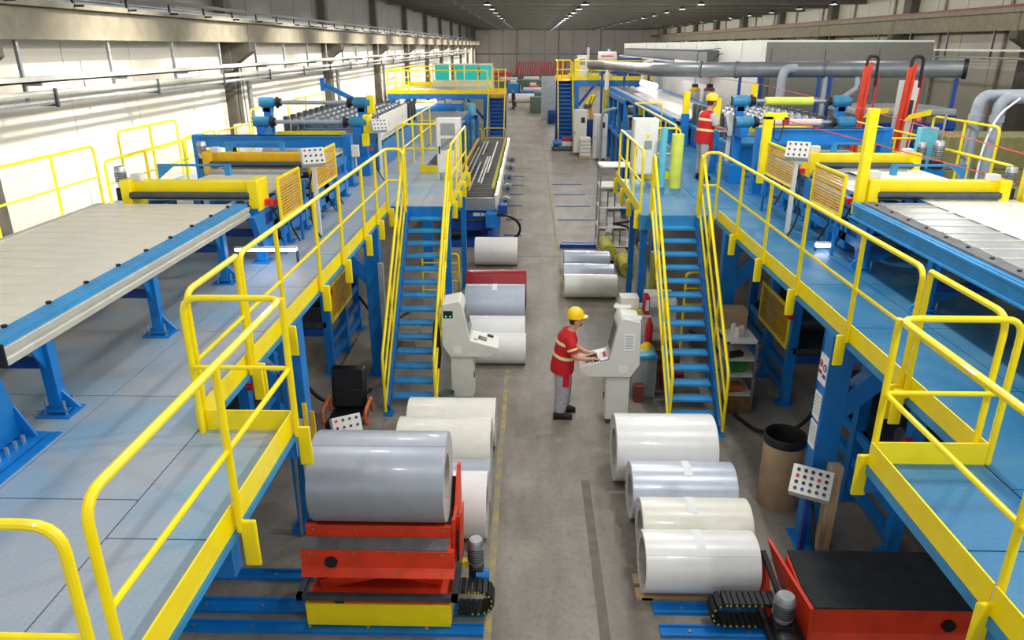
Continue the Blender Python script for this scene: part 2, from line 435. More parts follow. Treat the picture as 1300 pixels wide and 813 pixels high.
tr2 = thing('cable_tray', 'long pale cable tray along the right wall below the girder', 'cable tray', (XR-1.4, 45, 5.3))
part('tray_channel', MB().box(XR-1.6, XR-1.25, 24, 70, 5.36, 5.44), 'alu', tr2)
part('conduit', MB().cyl((XR-1.45, 24, 5.05), (XR-1.45, 70, 5.05), .04, 8), 'galv', tr2)
h0 = None
for i in range(12):
    y = 25+i*4
    hb = MB().box(XR-1.28, XR-1.22, y-.03, y+.03, 4.98, 6.3).box(XR-1.6, XR-1.22, y-.03, y+.03, 5.0, 5.03)
    if h0 is None: h0 = part('hanger', hb, 'steel_dark', tr2)
    else: clone(h0, tr2, (0, i*4, 0))
# white partition room on the right
rm = thing('partition_room', 'white walled partition room with a grey front built inside the hall', 'room', (11.5, 40, 0))
part('side_wall', MB().box(8.05, 8.2, 27, 66, 0, 5.72), 'white_room', rm)
part('front_wall', MB().box(8.2, 13.9, 27, 27.15, 0, 5.72), 'grey_room', rm)
part('roof', MB().box(8.05, 13.9, 27, 66, 5.72, 5.78), 'white_room', rm)
part('back_wall', MB().box(8.2, 13.9, 65.85, 66, 0, 5.72), 'white_room', rm)
part('far_side_wall', MB().box(13.75, 13.9, 27.15, 65.85, 0, 5.72), 'grey_room', rm)
s0 = None
for i in range(9):
    y = 29.5+4*i
    if s0 is None: s0 = part('seam_strip', MB().box(8.03, 8.05, y, y+.06, 0, 5.72), 'cabinet', rm)
    else: clone(s0, rm, (0, 4*i, 0))
for i in range(3): part('front_panel', MB().box(8.4+1.85*i, 10.2+1.85*i, 26.96, 27, .1, 5.5), 'grey_room', rm)
part('corner_post', MB().box(8.0, 8.16, 26.84, 27.0, 0, 4.6), 'blue_deep', rm)
# ================================================================ platforms
DZ = 2.8
def platform(side):
    s = 1 if side == 'right' else -1
    if s < 0:
        root = thing('walkway_platform', 'raised steel walkway with worn grey-blue checker plate along the white wall', 'platform', (-5, 8, 0))
        outer, edge, bump, bumpY = -7.95, -2.55, -1.80, 4.95
        land = (-2.55, -1.42, 13.38, 17.2); far = 30.0; m = 'deck_left'
    else:
        root = thing('walkway_platform', 'raised steel walkway with bright blue checker plate and stairs beside the red binder', 'platform', (5.5, 8, 0))
        outer, edge, bump, bumpY = 8.6, 3.27, 2.46, 4.57
        land = (3.27, 1.98, 12.72, 16.45); far = 26.6; m = 'deck_right'
    g = .006
    def plate(xa, xb, ya, yb):
        xa, xb = min(xa, xb), max(xa, xb)
        part('deck_plate', MB().box(xa+g, xb-g, ya+g, yb-g, DZ-.012, DZ), m, root)
    # deck plates in rows
    xs = [edge, edge+s*1.0, edge+s*2.5, edge+s*4.0, outer]
    ys = [1.2, 2.55, 4.0, 5.5, 7.0, 8.5, 10.0, 11.5, 13.0, 15, 17.2, 20, 23, 26.5, far]
    if s > 0: ys = [y+.25 for y in ys[:-2]]+[far]
    for a, b in zip(xs, xs[1:]):
        for c, d in zip(ys, ys[1:]): plate(a, b, c, d)
    for c, d in ((1.2, 2.55), (2.55, 3.6), (3.6, bumpY)): plate(bump, edge, c, d)
    ly = [land[2], (land[2]+land[3])/2, land[3]]
    for c, d in zip(ly, ly[1:]): plate(land[0], land[1], c, d)
    part('deck_frame', MB().box(min(edge, outer)+.02, max(edge, outer)-.02, 1.2, far, DZ-.05, DZ-.013).box(min(bump, edge), max(bump, edge)-.01, 1.2, bumpY-.02, DZ-.05, DZ-.013).box(min(land[0], land[1]), max(land[0], land[1]), land[2]+.02, land[3], DZ-.05, DZ-.013), 'blue_deep', root)
    # edge channels
    def chan(x, ya, yb):
        part('edge_beam', MB().box(x-.015*s, x+.06*s, ya, yb, DZ-.06 if s < 0 else DZ-.085, DZ-.013).box(x+.16*s, x+.22*s, ya, yb, DZ-.2, DZ-.05), 'blue_light', root)
    chan(bump, 1.2, bumpY); chan(edge, bumpY, land[2])
    chan(land[1], land[2], land[3])
    part('edge_beam', MB().box(min(bump, edge), max(bump, edge), bumpY-.02, bumpY+.02, DZ-.24, DZ-.013), 'blue', root)
    part('edge_beam', MB().box(min(land[:2]), max(land[:2]), land[2]-.03, land[2]+.01, DZ-.26, DZ-.005), 'blue_light' if s > 0 else 'blue', root)
    part('edge_beam', MB().box(outer-.06, outer+.0, 1.2, far, DZ-.24, DZ-.013), 'blue', root)
    # toe boards (yellow kick plates)
    def toe(x0, x1, y0, y1): part('toe_board', MB().box(x0, x1, y0, y1, DZ-.01, DZ+.17), 'yellow', root)
    t = .012
    toe(bump-t, bump, 1.2, 2.3 if s < 0 else 1.6); toe(bump-t, bump, 2.36 if s < 0 else 1.64, 3.72 if s < 0 else 3.1); toe(bump-t, bump, 3.74 if s < 0 else 3.12, bumpY)
    toe(min(edge, bump), max(edge, bump), bumpY-t, bumpY)
    toe(edge-t, edge, bumpY, land[2]-.35)
    toe(land[1]-t, land[1], land[2]+.1, land[3]); toe(min(land[0], land[1]+s*.6), max(land[0], land[1]+s*.6), land[3]-t, land[3]); (toe(outer-t, outer, 9.5, 22) if s > 0 else None)
    # columns with gusset brackets
    for y in (7.55, 12.1, 19.0, 26.0):
        if s > 0: y -= .2
        c = MB().box(edge-s*.0, edge+s*.26, y-.10, y+.10, .015, DZ-.05)
        c.box(edge-s*.06, edge+s*.32, y-.22, y+.22, 0, .018)
        part('column', c, 'blue', root, .006)
        part('bracket', MB().box(edge+s*.24, edge+s*1.05, y-.095, y+.095, DZ-.42, DZ-.2), 'blue', root, .005)
        part('brace', MB().prism([(edge+s*.24, DZ-1.12), (edge+s*.95, DZ-.41), (edge+s*.62, DZ-.41), (edge+s*.24, DZ-.79)], 'Y', y-.09, y+.09), 'blue', root, .005)
        part('cross_beam', MB().box(min(edge+s*.1, outer-s*.1), max(edge+s*.1, outer-s*.1), y-.08, y+.08, DZ-.24, DZ-.05), 'blue_deep', root)
        part('rear_column', MB().box(outer-s*.3, outer-s*.1, y-.1, y+.1, 0, DZ-.05), 'blue_deep', root)
    y = 2.2
    part('cross_beam', MB().box(min(bump, outer), max(bump, outer), y-.08, y+.08, DZ-.24, DZ-.05), 'blue_deep', root)
    part('cross_beam', MB().box(min(bump, edge), max(bump, edge)+0, 3.62 if s < 0 else 3.0, 3.74 if s < 0 else 3.12, DZ-.3, DZ-.05), 'blue', root)
    for (x, yy) in ((land[1]+s*.12, land[2]+.2), (land[1]+s*(.4 if s > 0 else .12), land[3]-.15)):
        part('column', MB().box(x-.06, x+.06, yy-.06, yy+.06, 0, DZ-.05).box(x-.12, x+.12, yy-.12, yy+.12, 0, .015), 'blue', root)
    return root
PL = platform('left'); PR = platform('right')

# ================================================================ railings
def railing(label, pts, posts, drop0=True, drop1=True, sock=None, group='yellow walkway railings', hz=1.1, z=DZ, r=.024, mid=.55, base=-.02):
    """pts: plan points (x,y) of the rail line; posts: (x,y) of posts; sock: (dx,dy) towards the outside for the socket plates"""
    root = thing('guard_railing', label, 'railing', (pts[0][0], pts[0][1], z+base), group)
    P = [(x, y, z+hz) for x, y in pts]
    if drop0: P = [(pts[0][0], pts[0][1], z+base)]+P
    if drop1: P = P+[(pts[-1][0], pts[-1][1], z+base)]
    part('top_rail', MB().tube(P, r, 10, .13), 'yellow', root)
    part('mid_rail', MB().tube([(x, y, z+mid) for x, y in pts], r*.75, 8, .05), 'yellow', root)
    for x, y in posts:
        part('post', MB().cyl((x, y, z+base), (x, y, z+hz), r, 10), 'yellow', root)
    if sock:
        allp = list(posts)+([pts[0]] if drop0 else [])+([pts[-1]] if drop1 and abs(pts[-1][0]-pts[0][0]) < .1 else [])
        for x, y in allp:
            sx, sy = sock
            part('post_socket', MB().box(x, x+sx*.105, y-.014, y+.014, z-.28, z+.06), 'yellow', root, .012)
    return root
# left side
railing('yellow railing of the left walkway bay, nearest the grey coil on its red lift', [(-1.77, 2.42), (-1.77, 4.90), (-2.50, 4.90)], [(-1.77, 3.72), (-1.77, 4.90)], sock=(1, 0))
railing('yellow end railing across the left walkway below the cream slat table', [(-1.77, 2.26), (-3.3, 2.26)], [(-2.9, 2.26)], drop1=False)
railing('long yellow railing along the left walkway up to the cream slat table end', [(-2.52, 5.02), (-2.52, 6.0)], [(-2.52, 6.0)], drop1=False, sock=(1, 0))
railing('long yellow railing along the left walkway leading to the stair head', [(-2.52, 6.08), (-2.52, 12.95), (-2.22, 12.95)], [(-2.52, y) for y in (7.03, 8.4, 9.55, 10.94, 11.95, 12.9)], sock=(1, 0))
railing('yellow railing on the aisle side of the left stair landing', [(-1.44, 13.6), (-1.44, 16.9)], [(-1.44, 14.6), (-1.44, 15.7)], sock=(1, 0))
railing('yellow railing closing the back of the left landing by the cabinet', [(-3.05, 17.25), (-1.98, 17.25)], [(-2.5, 17.25)])
railing('yellow railing beyond the left landing beside the white covered machine', [(-2.95, 17.4), (-2.95, 24.0), (-4.0, 24.0)], [(-2.95, 18.9), (-2.95, 20.6), (-2.95, 22.3)])
railing('yellow wall-side railing behind the cream slat table', [(-7.90, 9.2), (-7.90, 13.25)], [(-7.90, 10.45), (-7.90, 12.0)])
railing('tall yellow railing against the white wall left of the crosswise motor beam', [(-7.90, 14.15), (-7.90, 16.6)], [(-7.90, 15.4)], hz=1.25, mid=.75)
railing('yellow railing with low gate frame behind the motor of the first yellow beam', [(-7.25, 12.4), (-7.25, 16.6)], [(-7.25, 13.8), (-7.25, 15.4)], hz=.95)
railing('small yellow wall-side railing next to the galvanised column pipe', [(-7.90, 16.9), (-7.90, 18.6)], [], hz=.82, mid=.4)
railing('low yellow wall-side railing in front of the wall cabinet with two cables', [(-7.90, 18.8), (-7.90, 21.0)], [(-7.9, 20.0)], hz=.75, mid=.4)
railing('yellow wall-side railing behind the bare film arms', [(-7.90, 21.2), (-7.90, 29.0)], [(-7.9, y) for y in (22.8, 24.6, 26.6)])
# right side
railing('yellow railing of the right walkway bay above the black-topped lift', [(2.48, 1.9), (2.48, 4.58), (3.30, 4.58)], [(2.48, 3.1), (2.48, 4.58)], sock=(-1, 0))
railing('yellow railing along the right walkway beside the white sheet table', [(3.24, 4.66), (3.24, 5.66)], [(3.24, 5.66)], drop1=False, sock=(-1, 0))
railing('long yellow railing along the right walkway leading to the stair head', [(3.24, 5.76), (3.24, 12.6), (2.98, 12.6)], [(3.24, y) for y in (6.9, 8.39, 9.73, 11.1, 12.5)], sock=(-1, 0))
railing('yellow railing on the aisle side of the right stair landing', [(2.0, 12.85), (2.0, 16.2)], [(2.0, 13.9), (2.0, 15.0)], sock=(-1, 0))
railing('yellow railing at the back of the right landing behind the film rolls', [(2.62, 16.5), (3.35, 16.5)], [(2.95, 16.5)])
railing('yellow railing beyond the right landing left of the worker', [(3.35, 17.0), (3.35, 24.0), (4.22, 24.0)], [(3.35, 18.4), (3.35, 20.0), (3.35, 22.0)])
railing('tall yellow railing at the outer edge of the right walkway by the grey pipes', [(8.0, 15.0), (8.0, 12.85)], [(8.0, 13.9)], hz=1.5, mid=.95)
railing('lower yellow railing in front of the tall one by the grey pipes', [(7.2, 13.4), (7.2, 11.0)], [(7.2, 12.2)], hz=1.12)
railing('yellow railing with two rounded bays behind the right film reels', [(6.9, 15.6), (8.3, 15.6), (8.3, 20.5)], [(7.6, 15.6), (8.3, 18)], hz=1.0)

# ================================================================ stairs
def stair(label, x0, x1, yf, yt, h, n, rails, far=False, z0=0):
    root = thing('steel_stair', label, 'stairs', ((x0+x1)/2, yf, z0))
    dy = (yt-yf)/n; dz = h/n; tr = None
    for i in range(1, n):
        y = yf+dy*i; z = z0+dz*i
        if tr is None:
            tr = part('tread', MB().box(x0+.03, x1-.03, y-.02, y+.20, z-.045, z), 'blue_light' if not far else 'blue', root, 0 if far else .006); b0 = (y, z)
        else: clone(tr, root, (0, y-b0[0], z-b0[1]))
    sl = Vector((0, yt-yf, h)).normalized()
    for x in (x0, x1):
        part('stringer', MB().bar((x, yf, z0+.078), (x, yt, z0+h-.08), .035, .2), 'blue', root)
        part('foot_plate', MB().box(x-.08, x+.08, yf-.16, yf+.06, z0, z0+.012), 'blue', root)
        if rails:
            o = -.04 if x == x0 else .04
            def P(t, zz): return (x+o, yf-.08+(yt-yf+.08)*t, z0+.05+(h-.05)*t+zz)
            part('handrail', MB().tube([P(0, 0), P(0, .95), P(1, 1.02), (x+o, yt+.12, z0+h+1.02), (x+o, yt+.12, z0+h)], .024, 10, .12), 'yellow', root)
            part('mid_rail', MB().tube([P(0, .5), P(1, .52)], .02, 8), 'yellow', root)
            part('mid_rail', MB().tube([P(0, .08), P(1, .14)], .02, 8), 'yellow', root)
            for t in (.34, .67, .98): part('rail_post', MB().cyl(P(t, 0), P(t, .97), .02, 8), 'yellow', root)
    return root
stair('blue steel stair with yellow handrails beside the grey console without operator', -2.24, -1.50, 10.52, 13.38, DZ, 15, True)
stair('blue steel stair with yellow handrails behind the console the worker uses', 2.22, 2.97, 9.98, 12.72, DZ, 15, True)

# ================================================================ coils
def coil(label, xa, xb, y, r, m, z=None, core=.55, group='sheet metal coils on the floor', seam=None, edge='coil_edge', tape=True):
    z = r if z is None else z
    root = thing('metal_coil', label, 'coil', ((xa+xb)/2, y, z-r), group)
    n = 56
    prof = [(r-.006, xa), (r, xa+.008), (r, xb-.008), (r-.006, xb)]
    part('outer_wrap', MB().lathe([(a, b) for a, b in prof], (0, y, z), 'X', n), m, root)
    rc = r*core
    for e, d in ((xa, 1), (xb, -1)):
        part('coil_side', MB().lathe([(r-.006, e), (rc+.06, e+d*.012), (rc, e+d*.012)], (0, y, z), 'X', n), edge, root)
    part('core', MB().lathe([(rc, xa+.012), (rc, xb-.012)], (0, y, z), 'X', 40), 'coil_core', root)
    if seam is not None:   # free end of the strip lying on the wrap
        a0 = math.radians(seam); vs = []; k = 5
        for e in (xa+.003, xb-.003):
            for rr in (r+.004, r-.001):
                for i in range(k+1):
                    a = a0-math.radians(26)*i/k; vs.append((e, y-rr*math.cos(a)*1, z+rr*math.sin(a)))
        q = k+1; fs = []
        for i in range(k): fs += [(i, i+1, 2*q+i+1, 2*q+i), (q+i, 3*q+i, 3*q+i+1, q+i+1)]
        fs += [(0, 2*q, 3*q, q), (k, q+k, 3*q+k, 2*q+k)]
        part('strip_end', MB().add(vs, fs), m, root)
    if tape:
        xm = (xa+xb)/2+random.uniform(-.08, .12); vs = []; k = 6
        for e in (xm-.05, xm+.05):
            for i in range(k+1):
                a = math.radians(62+60*i/k); vs.append((e, y-(r+.006)*math.cos(a), z+(r+.006)*math.sin(a)))
        part('tape', MB().add(vs, [(i, i+1, k+2+i, k+1+i) for i in range(k)]), 'paper', root)
    return root
GR = 'coils on the floor right of the aisle'; GL = 'coils on the floor left of the aisle'
coil('white coil with a lapped strip end lying on a plank, beside the blue floor rails', 1.26, 2.46, 6.48, .33, 'coil_white', z=.37, core=.74, group=GR, seam=74)
coil('slightly scuffed ivory-white coil between the lapped white one and the pale blue-grey one', 1.33, 2.58, 7.15, .33, 'coil_ivory', group=GR)
coil('pale blue-grey coil in front of the thick white coil, with tape', 1.30, 2.58, 7.84, .36, 'coil_bluegrey', group=GR)
coil('thickest white coil on the right, behind the pale blue-grey coil and near the stair foot', 1.19, 2.52, 8.72, .46, 'coil_white', group=GR, tape=False)
coil('cream-grey coil with a dirty lower edge, foremost of three beside the floor slots', .86, 2.10, 16.4, .28, 'coil_ivory', group=GR, tape=False)
coil('pale blue coil with white tape, middle of three beside the floor slots', .88, 2.12, 17.3, .28, 'coil_bluegrey', group=GR)
coil('pale blue coil with white tape, rearmost of three next to the yellow film rolls', .95, 2.15, 18.5, .28, 'coil_bluegrey', group=GR)
coil('white coil end showing behind the red lift and its motor', -1.70, -.46, 7.43, .40, 'coil_white', group=GL, tape=False)
coil('small light grey coil wedged between white coils behind the red lift', -1.70, -.46, 8.12, .28, 'coil_grey', group=GL, tape=False)
coil('cream-white coil in front of the rearmost one by the left stair foot', -1.76, -.48, 8.80, .40, 'coil_ivory', group=GL, tape=False)
coil('cream-white coil next to the left stair foot and grey console', -1.74, -.45, 9.56, .36, 'coil_ivory', group=GL, tape=False)
coil('white coil nearest the console without operator, at the aisle edge', -1.10, -.02, 12.55, .29, 'coil_white', group=GL, tape=False)
coil('white coil lying behind the console keyboard, in front of the grey coil', -1.18, -.04, 13.25, .33, 'coil_white', group=GL, tape=False)
coil('light grey coil in front of the dark red coil', -1.30, -.05, 14.5, .45, 'coil_bluegrey', group=GL)
coil('dark red coil between the grey and the white coil', -1.38, -.02, 15.75, .42, 'coil_red', group=GL, tape=False)
coil('white coil with a red inner side, furthest of the row by the roller table', -1.42, -.27, 19.1, .38, 'coil_white', group=GL, tape=False, edge='red_dull')
# ================================================================ tables on the walkways
def bolts(root, pts, r=.012, h=.018, m='steel'):
    b0 = None
    for p in pts:
        if b0 is None: b0 = part('bolt', MB().cyl(p, (p[0], p[1], p[2]+h), r, 6), m, root); q = p
        else: clone(b0, root, (p[0]-q[0], p[1]-q[1], p[2]-q[2]))
def tleg(root, x, y, zt, s, m='blue'):
    part('leg', MB().box(x-.05, x+.05, y-.05, y+.05, DZ+.05, zt), m, root, .005)
    part('gusset', MB().prism([(y-.05, zt), (y-.22, zt), (y-.05, zt-.28)], 'X', x-.01, x+.01), m, root); part('gusset', MB().prism([(x-s*.05, DZ+.05), (x-s*.18, DZ+.05), (x-s*.05, DZ+.2)], 'Y', y-.01, y+.01), m, root)
    part('foot_plate', MB().box(x-.10, x+.10, y-.08, y+.08, DZ+.035, DZ+.055).box(x-.14, x+.14, y-.12, y+.12, DZ, DZ+.012), m, root)
    bolts(root, [(x+a, y+b, DZ+.012) for a in (-.085, .085) for b in (-.06, .06)], .011, .12)
tb = thing('slat_conveyor_table', 'cream slat conveyor table with blue edge and aluminium side on blue legs', 'table', (-4.7, 7, DZ))
TZ = 3.65; s0 = None
for i in range(18):
    y = 4.62+i*.265
    if s0 is None: s0 = part('slat', MB().box(-5.60, -3.86, y+.006, y+.259, TZ-.05, TZ), 'slat_cream', tb, .004)
    else: clone(s0, tb, (0, i*.265, 0))
part('belt_bed', MB().box(-5.58, -3.88, 4.62, 9.38, TZ-.14, TZ-.052), 'steel_dark', tb)
part('side_profile', MB().prism([(-3.86, TZ-.17), (-3.66, TZ-.17), (-3.66, TZ-.12), (-3.672, TZ-.115), (-3.672, TZ-.09), (-3.66, TZ-.085), (-3.66, TZ-.035), (-3.86, TZ-.035)], 'Y', 4.60, 9.38), 'alu', tb, .003)
part('edge_angle', MB().box(-3.86, -3.685, 4.60, 9.38, TZ-.033, TZ+.008), 'blue_light', tb)
part('end_cap', MB().box(-3.87, -3.655, 4.585, 4.60, TZ-.18, TZ), 'black', tb)
bolts(tb, [(-3.78, 4.75+.16*i, TZ+.008) for i in range(29)], .012, .008)
bolts(tb, [(-3.85, 4.9+.53*i, TZ+.008) for i in range(9)], .022, .02, 'black')
part('side_profile', MB().box(-5.68, -5.60, 4.60, 9.38, TZ-.17, TZ+.01), 'alu', tb)
for y in (5.2, 6.92, 8.68):
    tleg(tb, -3.80, y, TZ-.17, -1); tleg(tb, -5.55, y, TZ-.17, 1)
    part('cross_member', MB().box(-5.5, -3.85, y-.03, y+.03, 3.20, 3.28), 'blue_deep', tb)
tf = thing('support_pedestal', 'heavy bright blue machine foot bolted to the left walkway below the slat table', 'pedestal', (-4.3, 4.4, DZ))
hp = [(3.4, 2.86), (4.74, 2.86), (4.74, 3.05), (4.66, 3.46), (4.30, 3.46), (4.30, 3.06), (3.7, 3.06), (3.7, 3.46), (3.4, 3.46)]
part('side_plate', MB().prism(hp, 'X', -3.86, -3.80), 'blue', tf, .006)
[part('body', MB().box(-4.6, -3.86, q, q+.32, 2.84, 3.44), 'blue', tf, .006) for q in (4.34, 3.34)]
part('base_plate', MB().box(-4.65, -3.66, 3.3, 4.80, 2.82, 2.85).box(-4.7, -3.58, 3.3, 4.86, 2.8, 2.812), 'blue', tf)
[part('gusset', MB().prism([(-3.80, 2.85), (-3.68, 2.85), (-3.80, 3.1)], 'Y', q, q+.02), 'blue', tf) for q in (4.72, 4.30)]
part('lifting_lug', MB().lathe([(.05, -.02), (.05, .02), (.03, .02), (.03, -.02), (.05, -.02)], (-4.0, 4.5, 3.47), 'Y', 14), 'blue', tf)
bolts(tf, [(-3.72, 4.36+.09*i, 2.85) for i in range(4)], .016, .06)

tr_ = thing('slat_conveyor_table', 'grey slat conveyor table with a wide white sheet on it, blue rails', 'table', (5.5, 7, DZ))
s0 = None
for i in range(33):
    y = 3.9+i*.175
    if s0 is None: s0 = part('slat', MB().box(4.62, 6.88, y+.004, y+.171, TZ-.03, TZ-.002), 'slat_grey', tr_, .003); s1 = part('slat', MB().box(4.62, 6.88, y+.175+.06, y+.175+.115, TZ-.03, TZ+.008), 'alu', tr_)
    else: clone(s0, tr_, (0, i*.175, 0)); 
    if i and i % 2 == 0 and i < 31: clone(s1, tr_, (0, i*.175, 0))
part('belt_bed', MB().box(4.60, 6.9, 3.9, 9.7, TZ-.12, TZ-.032), 'steel_dark', tr_)
part('edge_strip', MB().box(4.44, 4.61, 3.9, 9.7, TZ-.06, TZ+.004), 'pad_grey', tr_)
part('side_beam', MB().box(4.38, 4.44, 3.9, 9.8, TZ-.22, TZ-.02).box(4.34, 4.5, 3.9, 9.8, TZ-.05, TZ-.03).box(4.34, 4.5, 3.9, 9.8, TZ-.22, TZ-.20), 'blue_light', tr_)
part('side_beam', MB().box(6.9, 6.98, 3.9, 9.8, TZ-.22, TZ-.02), 'blue_light', tr_)
bolts(tr_, [(4.53, 4.0+.42*i, TZ+.004) for i in range(14)], .02, .015, 'black')
for y in (4.6, 7.75, 9.4):
    tleg(tr_, 4.45, y, TZ-.2, 1); tleg(tr_, 6.9, y, TZ-.2, -1)
    part('cross_member', MB().box(4.5, 6.9, y-.04, y+.04, 3.05, 3.14), 'blue_deep', tr_)
[part('brace', MB().bar((4.45, q, 2.9), (5.2, q, 3.2), .05, .06), 'blue', tr_) for q in (7.8, 9.4)]
solo('metal_sheet', MB().box(5.28, 6.53, 3.9, 13.0, TZ+.008, TZ+.012), 'sheet_white', 'wide white metal sheet lying on the grey slat conveyor table', 'metal sheet')

# ================================================================ edge-working stations (yellow cross beams)
def motor(root, x, y, z, r=.09, h=.34, m='steel', gear=True):
    part('motor', MB().lathe([(0, h), (r*.8, h), (r, h-.03), (r, .06), (r*.75, .05), (r*.75, 0), (0, 0)], (x, y, z), n=18), m, root)
    f0 = None
    for i in range(6):
        zz = z+.09+i*(h-.16)/6
        if f0 is None: f0 = part('cooling_fin', MB().lathe([(r*.98, 0), (r*1.1, .004), (r*1.1, .012), (r*.98, .016)], (x, y, zz), n=18), 'steel_dark', root); z0 = zz
        else: clone(f0, root, (0, 0, zz-z0))
    if gear: part('gearbox', MB().box(x-r*.9, x+r*.9, y-r, y+r, z-.16, z+.01), 'black', root, .01)
def station(side, y, label, xi, xo, mbeam='yellow', tall=False):
    s = 1 if side == 'R' else -1
    root = thing('trimming_station', label, 'machine', ((xi+xo)/2, y, DZ), 'yellow cross-beam stations on the walkways')
    a, b = min(xi, xo), max(xi, xo)
    part('cross_beam', MB().box(a, b, y-.07, y+.11, 3.70, 3.90), mbeam, root, .006)
    part('end_block', MB().box(xi-.07, xi+.07, y-.18, y+.22, 3.52, 3.93), mbeam, root, .008)
    part('end_block', MB().box(xo-.07, xo+.07, y-.18, y+.22, 3.52, 3.93), mbeam, root, .008)
    part('pinch_roller', MB().cyl((a+.05, y-.16, 3.727), (b-.05, y-.16, 3.727), .05, 18), 'steel_dark', root)
    part('under_roller', MB().cyl((a+.05, y-.16, 3.55), (b-.05, y-.16, 3.55), .05, 18), 'black', root)
    motor(root, xo+s*.12, y-.02, 3.80, .072, .29)
    part('terminal_box', MB().box(xo-s*.17, xo-s*.03, y-.07, y+.06, 3.90, 3.99), 'cabinet', root, .008)
    if s > 0: part('terminal_box', MB().box(xi-.06, xi+.1, y-.08, y+.06, 3.93, 4.03), 'cabinet', root, .008)
    for x in (xi, xo):
        for yy in (y-.1, y+1.0, y+1.9):
            part('leg', MB().box(x-.06, x+.06, yy-.06, yy+.06, DZ+.02, 3.54).box(x-.12, x+.12, yy-.12, yy+.12, DZ, DZ+.02), 'blue', root, .005)
        part('side_rail', MB().box(x-.05, x+.05, y-.2, y+2.1, 3.44, 3.56), 'blue', root)
        part('side_rail', MB().box(x-.05, x+.05, y-.2, y+2.1, 2.96, 3.08), 'blue', root)
    part('skirt_panel', MB().box(xi-s*.02, xi+s*.02, y+.05, y+2.0, 3.10, 3.42), 'blue_deep', root)
    part('side_rail', MB().box(xi-.05, xi+.05, y-.2, y+2.1, 3.20, 3.28), 'blue', root)
    part('support_bracket', MB().prism([(y-.5, 3.5), (y-.1, 3.5), (y-.1, 2.95), (y-.2, 2.95)], 'X', xi-s*.06-.04, xi-s*.06+.04), 'blue', root); part('support_bracket', MB().box(xi-s*.05, xi+s*.14, y+.35, y+.6, 2.85, 3.4), 'blue', root)
    [part('cross_member', MB().box(a, b, y+q, y+q+.08, 3.0, 3.1), 'blue_deep', root) for q in (.5, 1.5)]
    sl = None
    for i in range(9):
        yy = y+.25+i*.24
        if yy > y+2.2: break
        if sl is None: sl = part('belt_slat', MB().box(a+.1, b-.1, yy, yy+.225, 3.58, 3.615), 'slat_grey' if s > 0 else 'slat_cream', root)
        else: clone(sl, root, (0, i*.24, 0))
    part('idler_roller', MB().cyl((a+.1, y+2.28, 3.64), (b-.1, y+2.28, 3.64), .05, 16), 'steel', root)
    for i, yy in enumerate((y+.2, y+.75)):
        part('valve_hose', MB().tube([(xi-s*.1, yy, 3.5), (xi-s*.16, yy+.05, 3.3), (xi-s*.12, yy+.1, 3.1), (xi-s*.2, yy+.2, 2.83)], .012, 6), 'black', root)
    part('red_valve', MB().box(xi-s*.05, xi-s*.16, y+.02, y+.12, 3.56, 3.64), 'red_bright', root); part('red_valve', MB().box(xi-s*.05, xi-s*.16, y+.22, y+.30, 3.52, 3.6), 'red_bright', root)
    part('height_arm', MB().box(xo+s*.2, xo-s*.9, y+1.15, y+1.2, 3.91, 3.94).prism([(xo+s*.2, 3.94), (xo-s*.08, 3.94), (xo+s*.2, 3.72)], 'Y', y+1.14, y+1.17).box(xo-s*.82, xo-s*.9, y+1.12, y+1.2, 3.78, 3.92), 'blue_light', root)
    return root
station('L', 9.72, 'yellow cross beam with motor at the end of the cream slat table', -3.66, -5.36)
station('L', 12.45, 'second yellow cross beam with motor, behind the first on the left walkway', -3.66, -5.42, 'yellow_dull')
station('R', 9.95, 'yellow cross beam with tall yellow post over the white sheet', 4.62, 6.34)
station('R', 12.55, 'second yellow cross beam behind the first one on the right walkway', 4.78, 6.46)
solo('safety_post', MB().box(4.42, 4.54, 9.83, 9.94, 3.44, 4.84), 'yellow', 'tall yellow square post at the inner end of the first right cross beam', 'post', bevel=.006)
solo('safety_post', MB().box(6.62, 6.80, 9.82, 9.95, 2.8, 4.3), 'yellow', 'yellow square post at the outer end of the right cross beam with red cord', 'post', bevel=.006)

def guard(label, x, ya, yb, za, zb, n=13, group='yellow louvred guards', mesh=False, cat='machine guard'):
    root = thing('louvred_guard', label, cat, (x, (ya+yb)/2, za), group)
    f = .035
    part('frame', MB().box(x-.02, x+.02, ya, ya+f, za, zb).box(x-.02, x+.02, yb-f, yb, za, zb).box(x-.02, x+.02, ya+f, yb-f, za, za+f).box(x-.02, x+.02, ya+f, yb-f, zb-f, zb), 'yellow', root, .004)
    s0 = None
    for i in range(n):
        z = za+f+(i+.5)*(zb-za-2*f)/n; hh = (zb-za-2*f)/n
        if s0 is None: s0 = part('slat', MB().bar((x, ya+f, z), (x, yb-f, z), .02, hh*.5), 'yellow_dull', root); z0 = z
        else: clone(s0, root, (0, 0, z-z0))
    for y in (ya+.06, yb-.1): part('stay', MB().box(x-.03, x+.01, y, y+.04, DZ, za+.02), 'blue', root)
    return root
guard('yellow louvred guard below the first left cross beam', -3.46, 9.95, 10.95, 3.30, 3.90)
guard('yellow louvred guard behind the left control box', -3.42, 11.45, 12.95, 3.42, 4.0)
guard('yellow louvred guard below the first right cross beam', 4.34, 10.05, 11.2, 3.36, 3.95)
guard('yellow louvred guard below the right control box', 4.24, 11.7, 13.2, 3.45, 4.02)

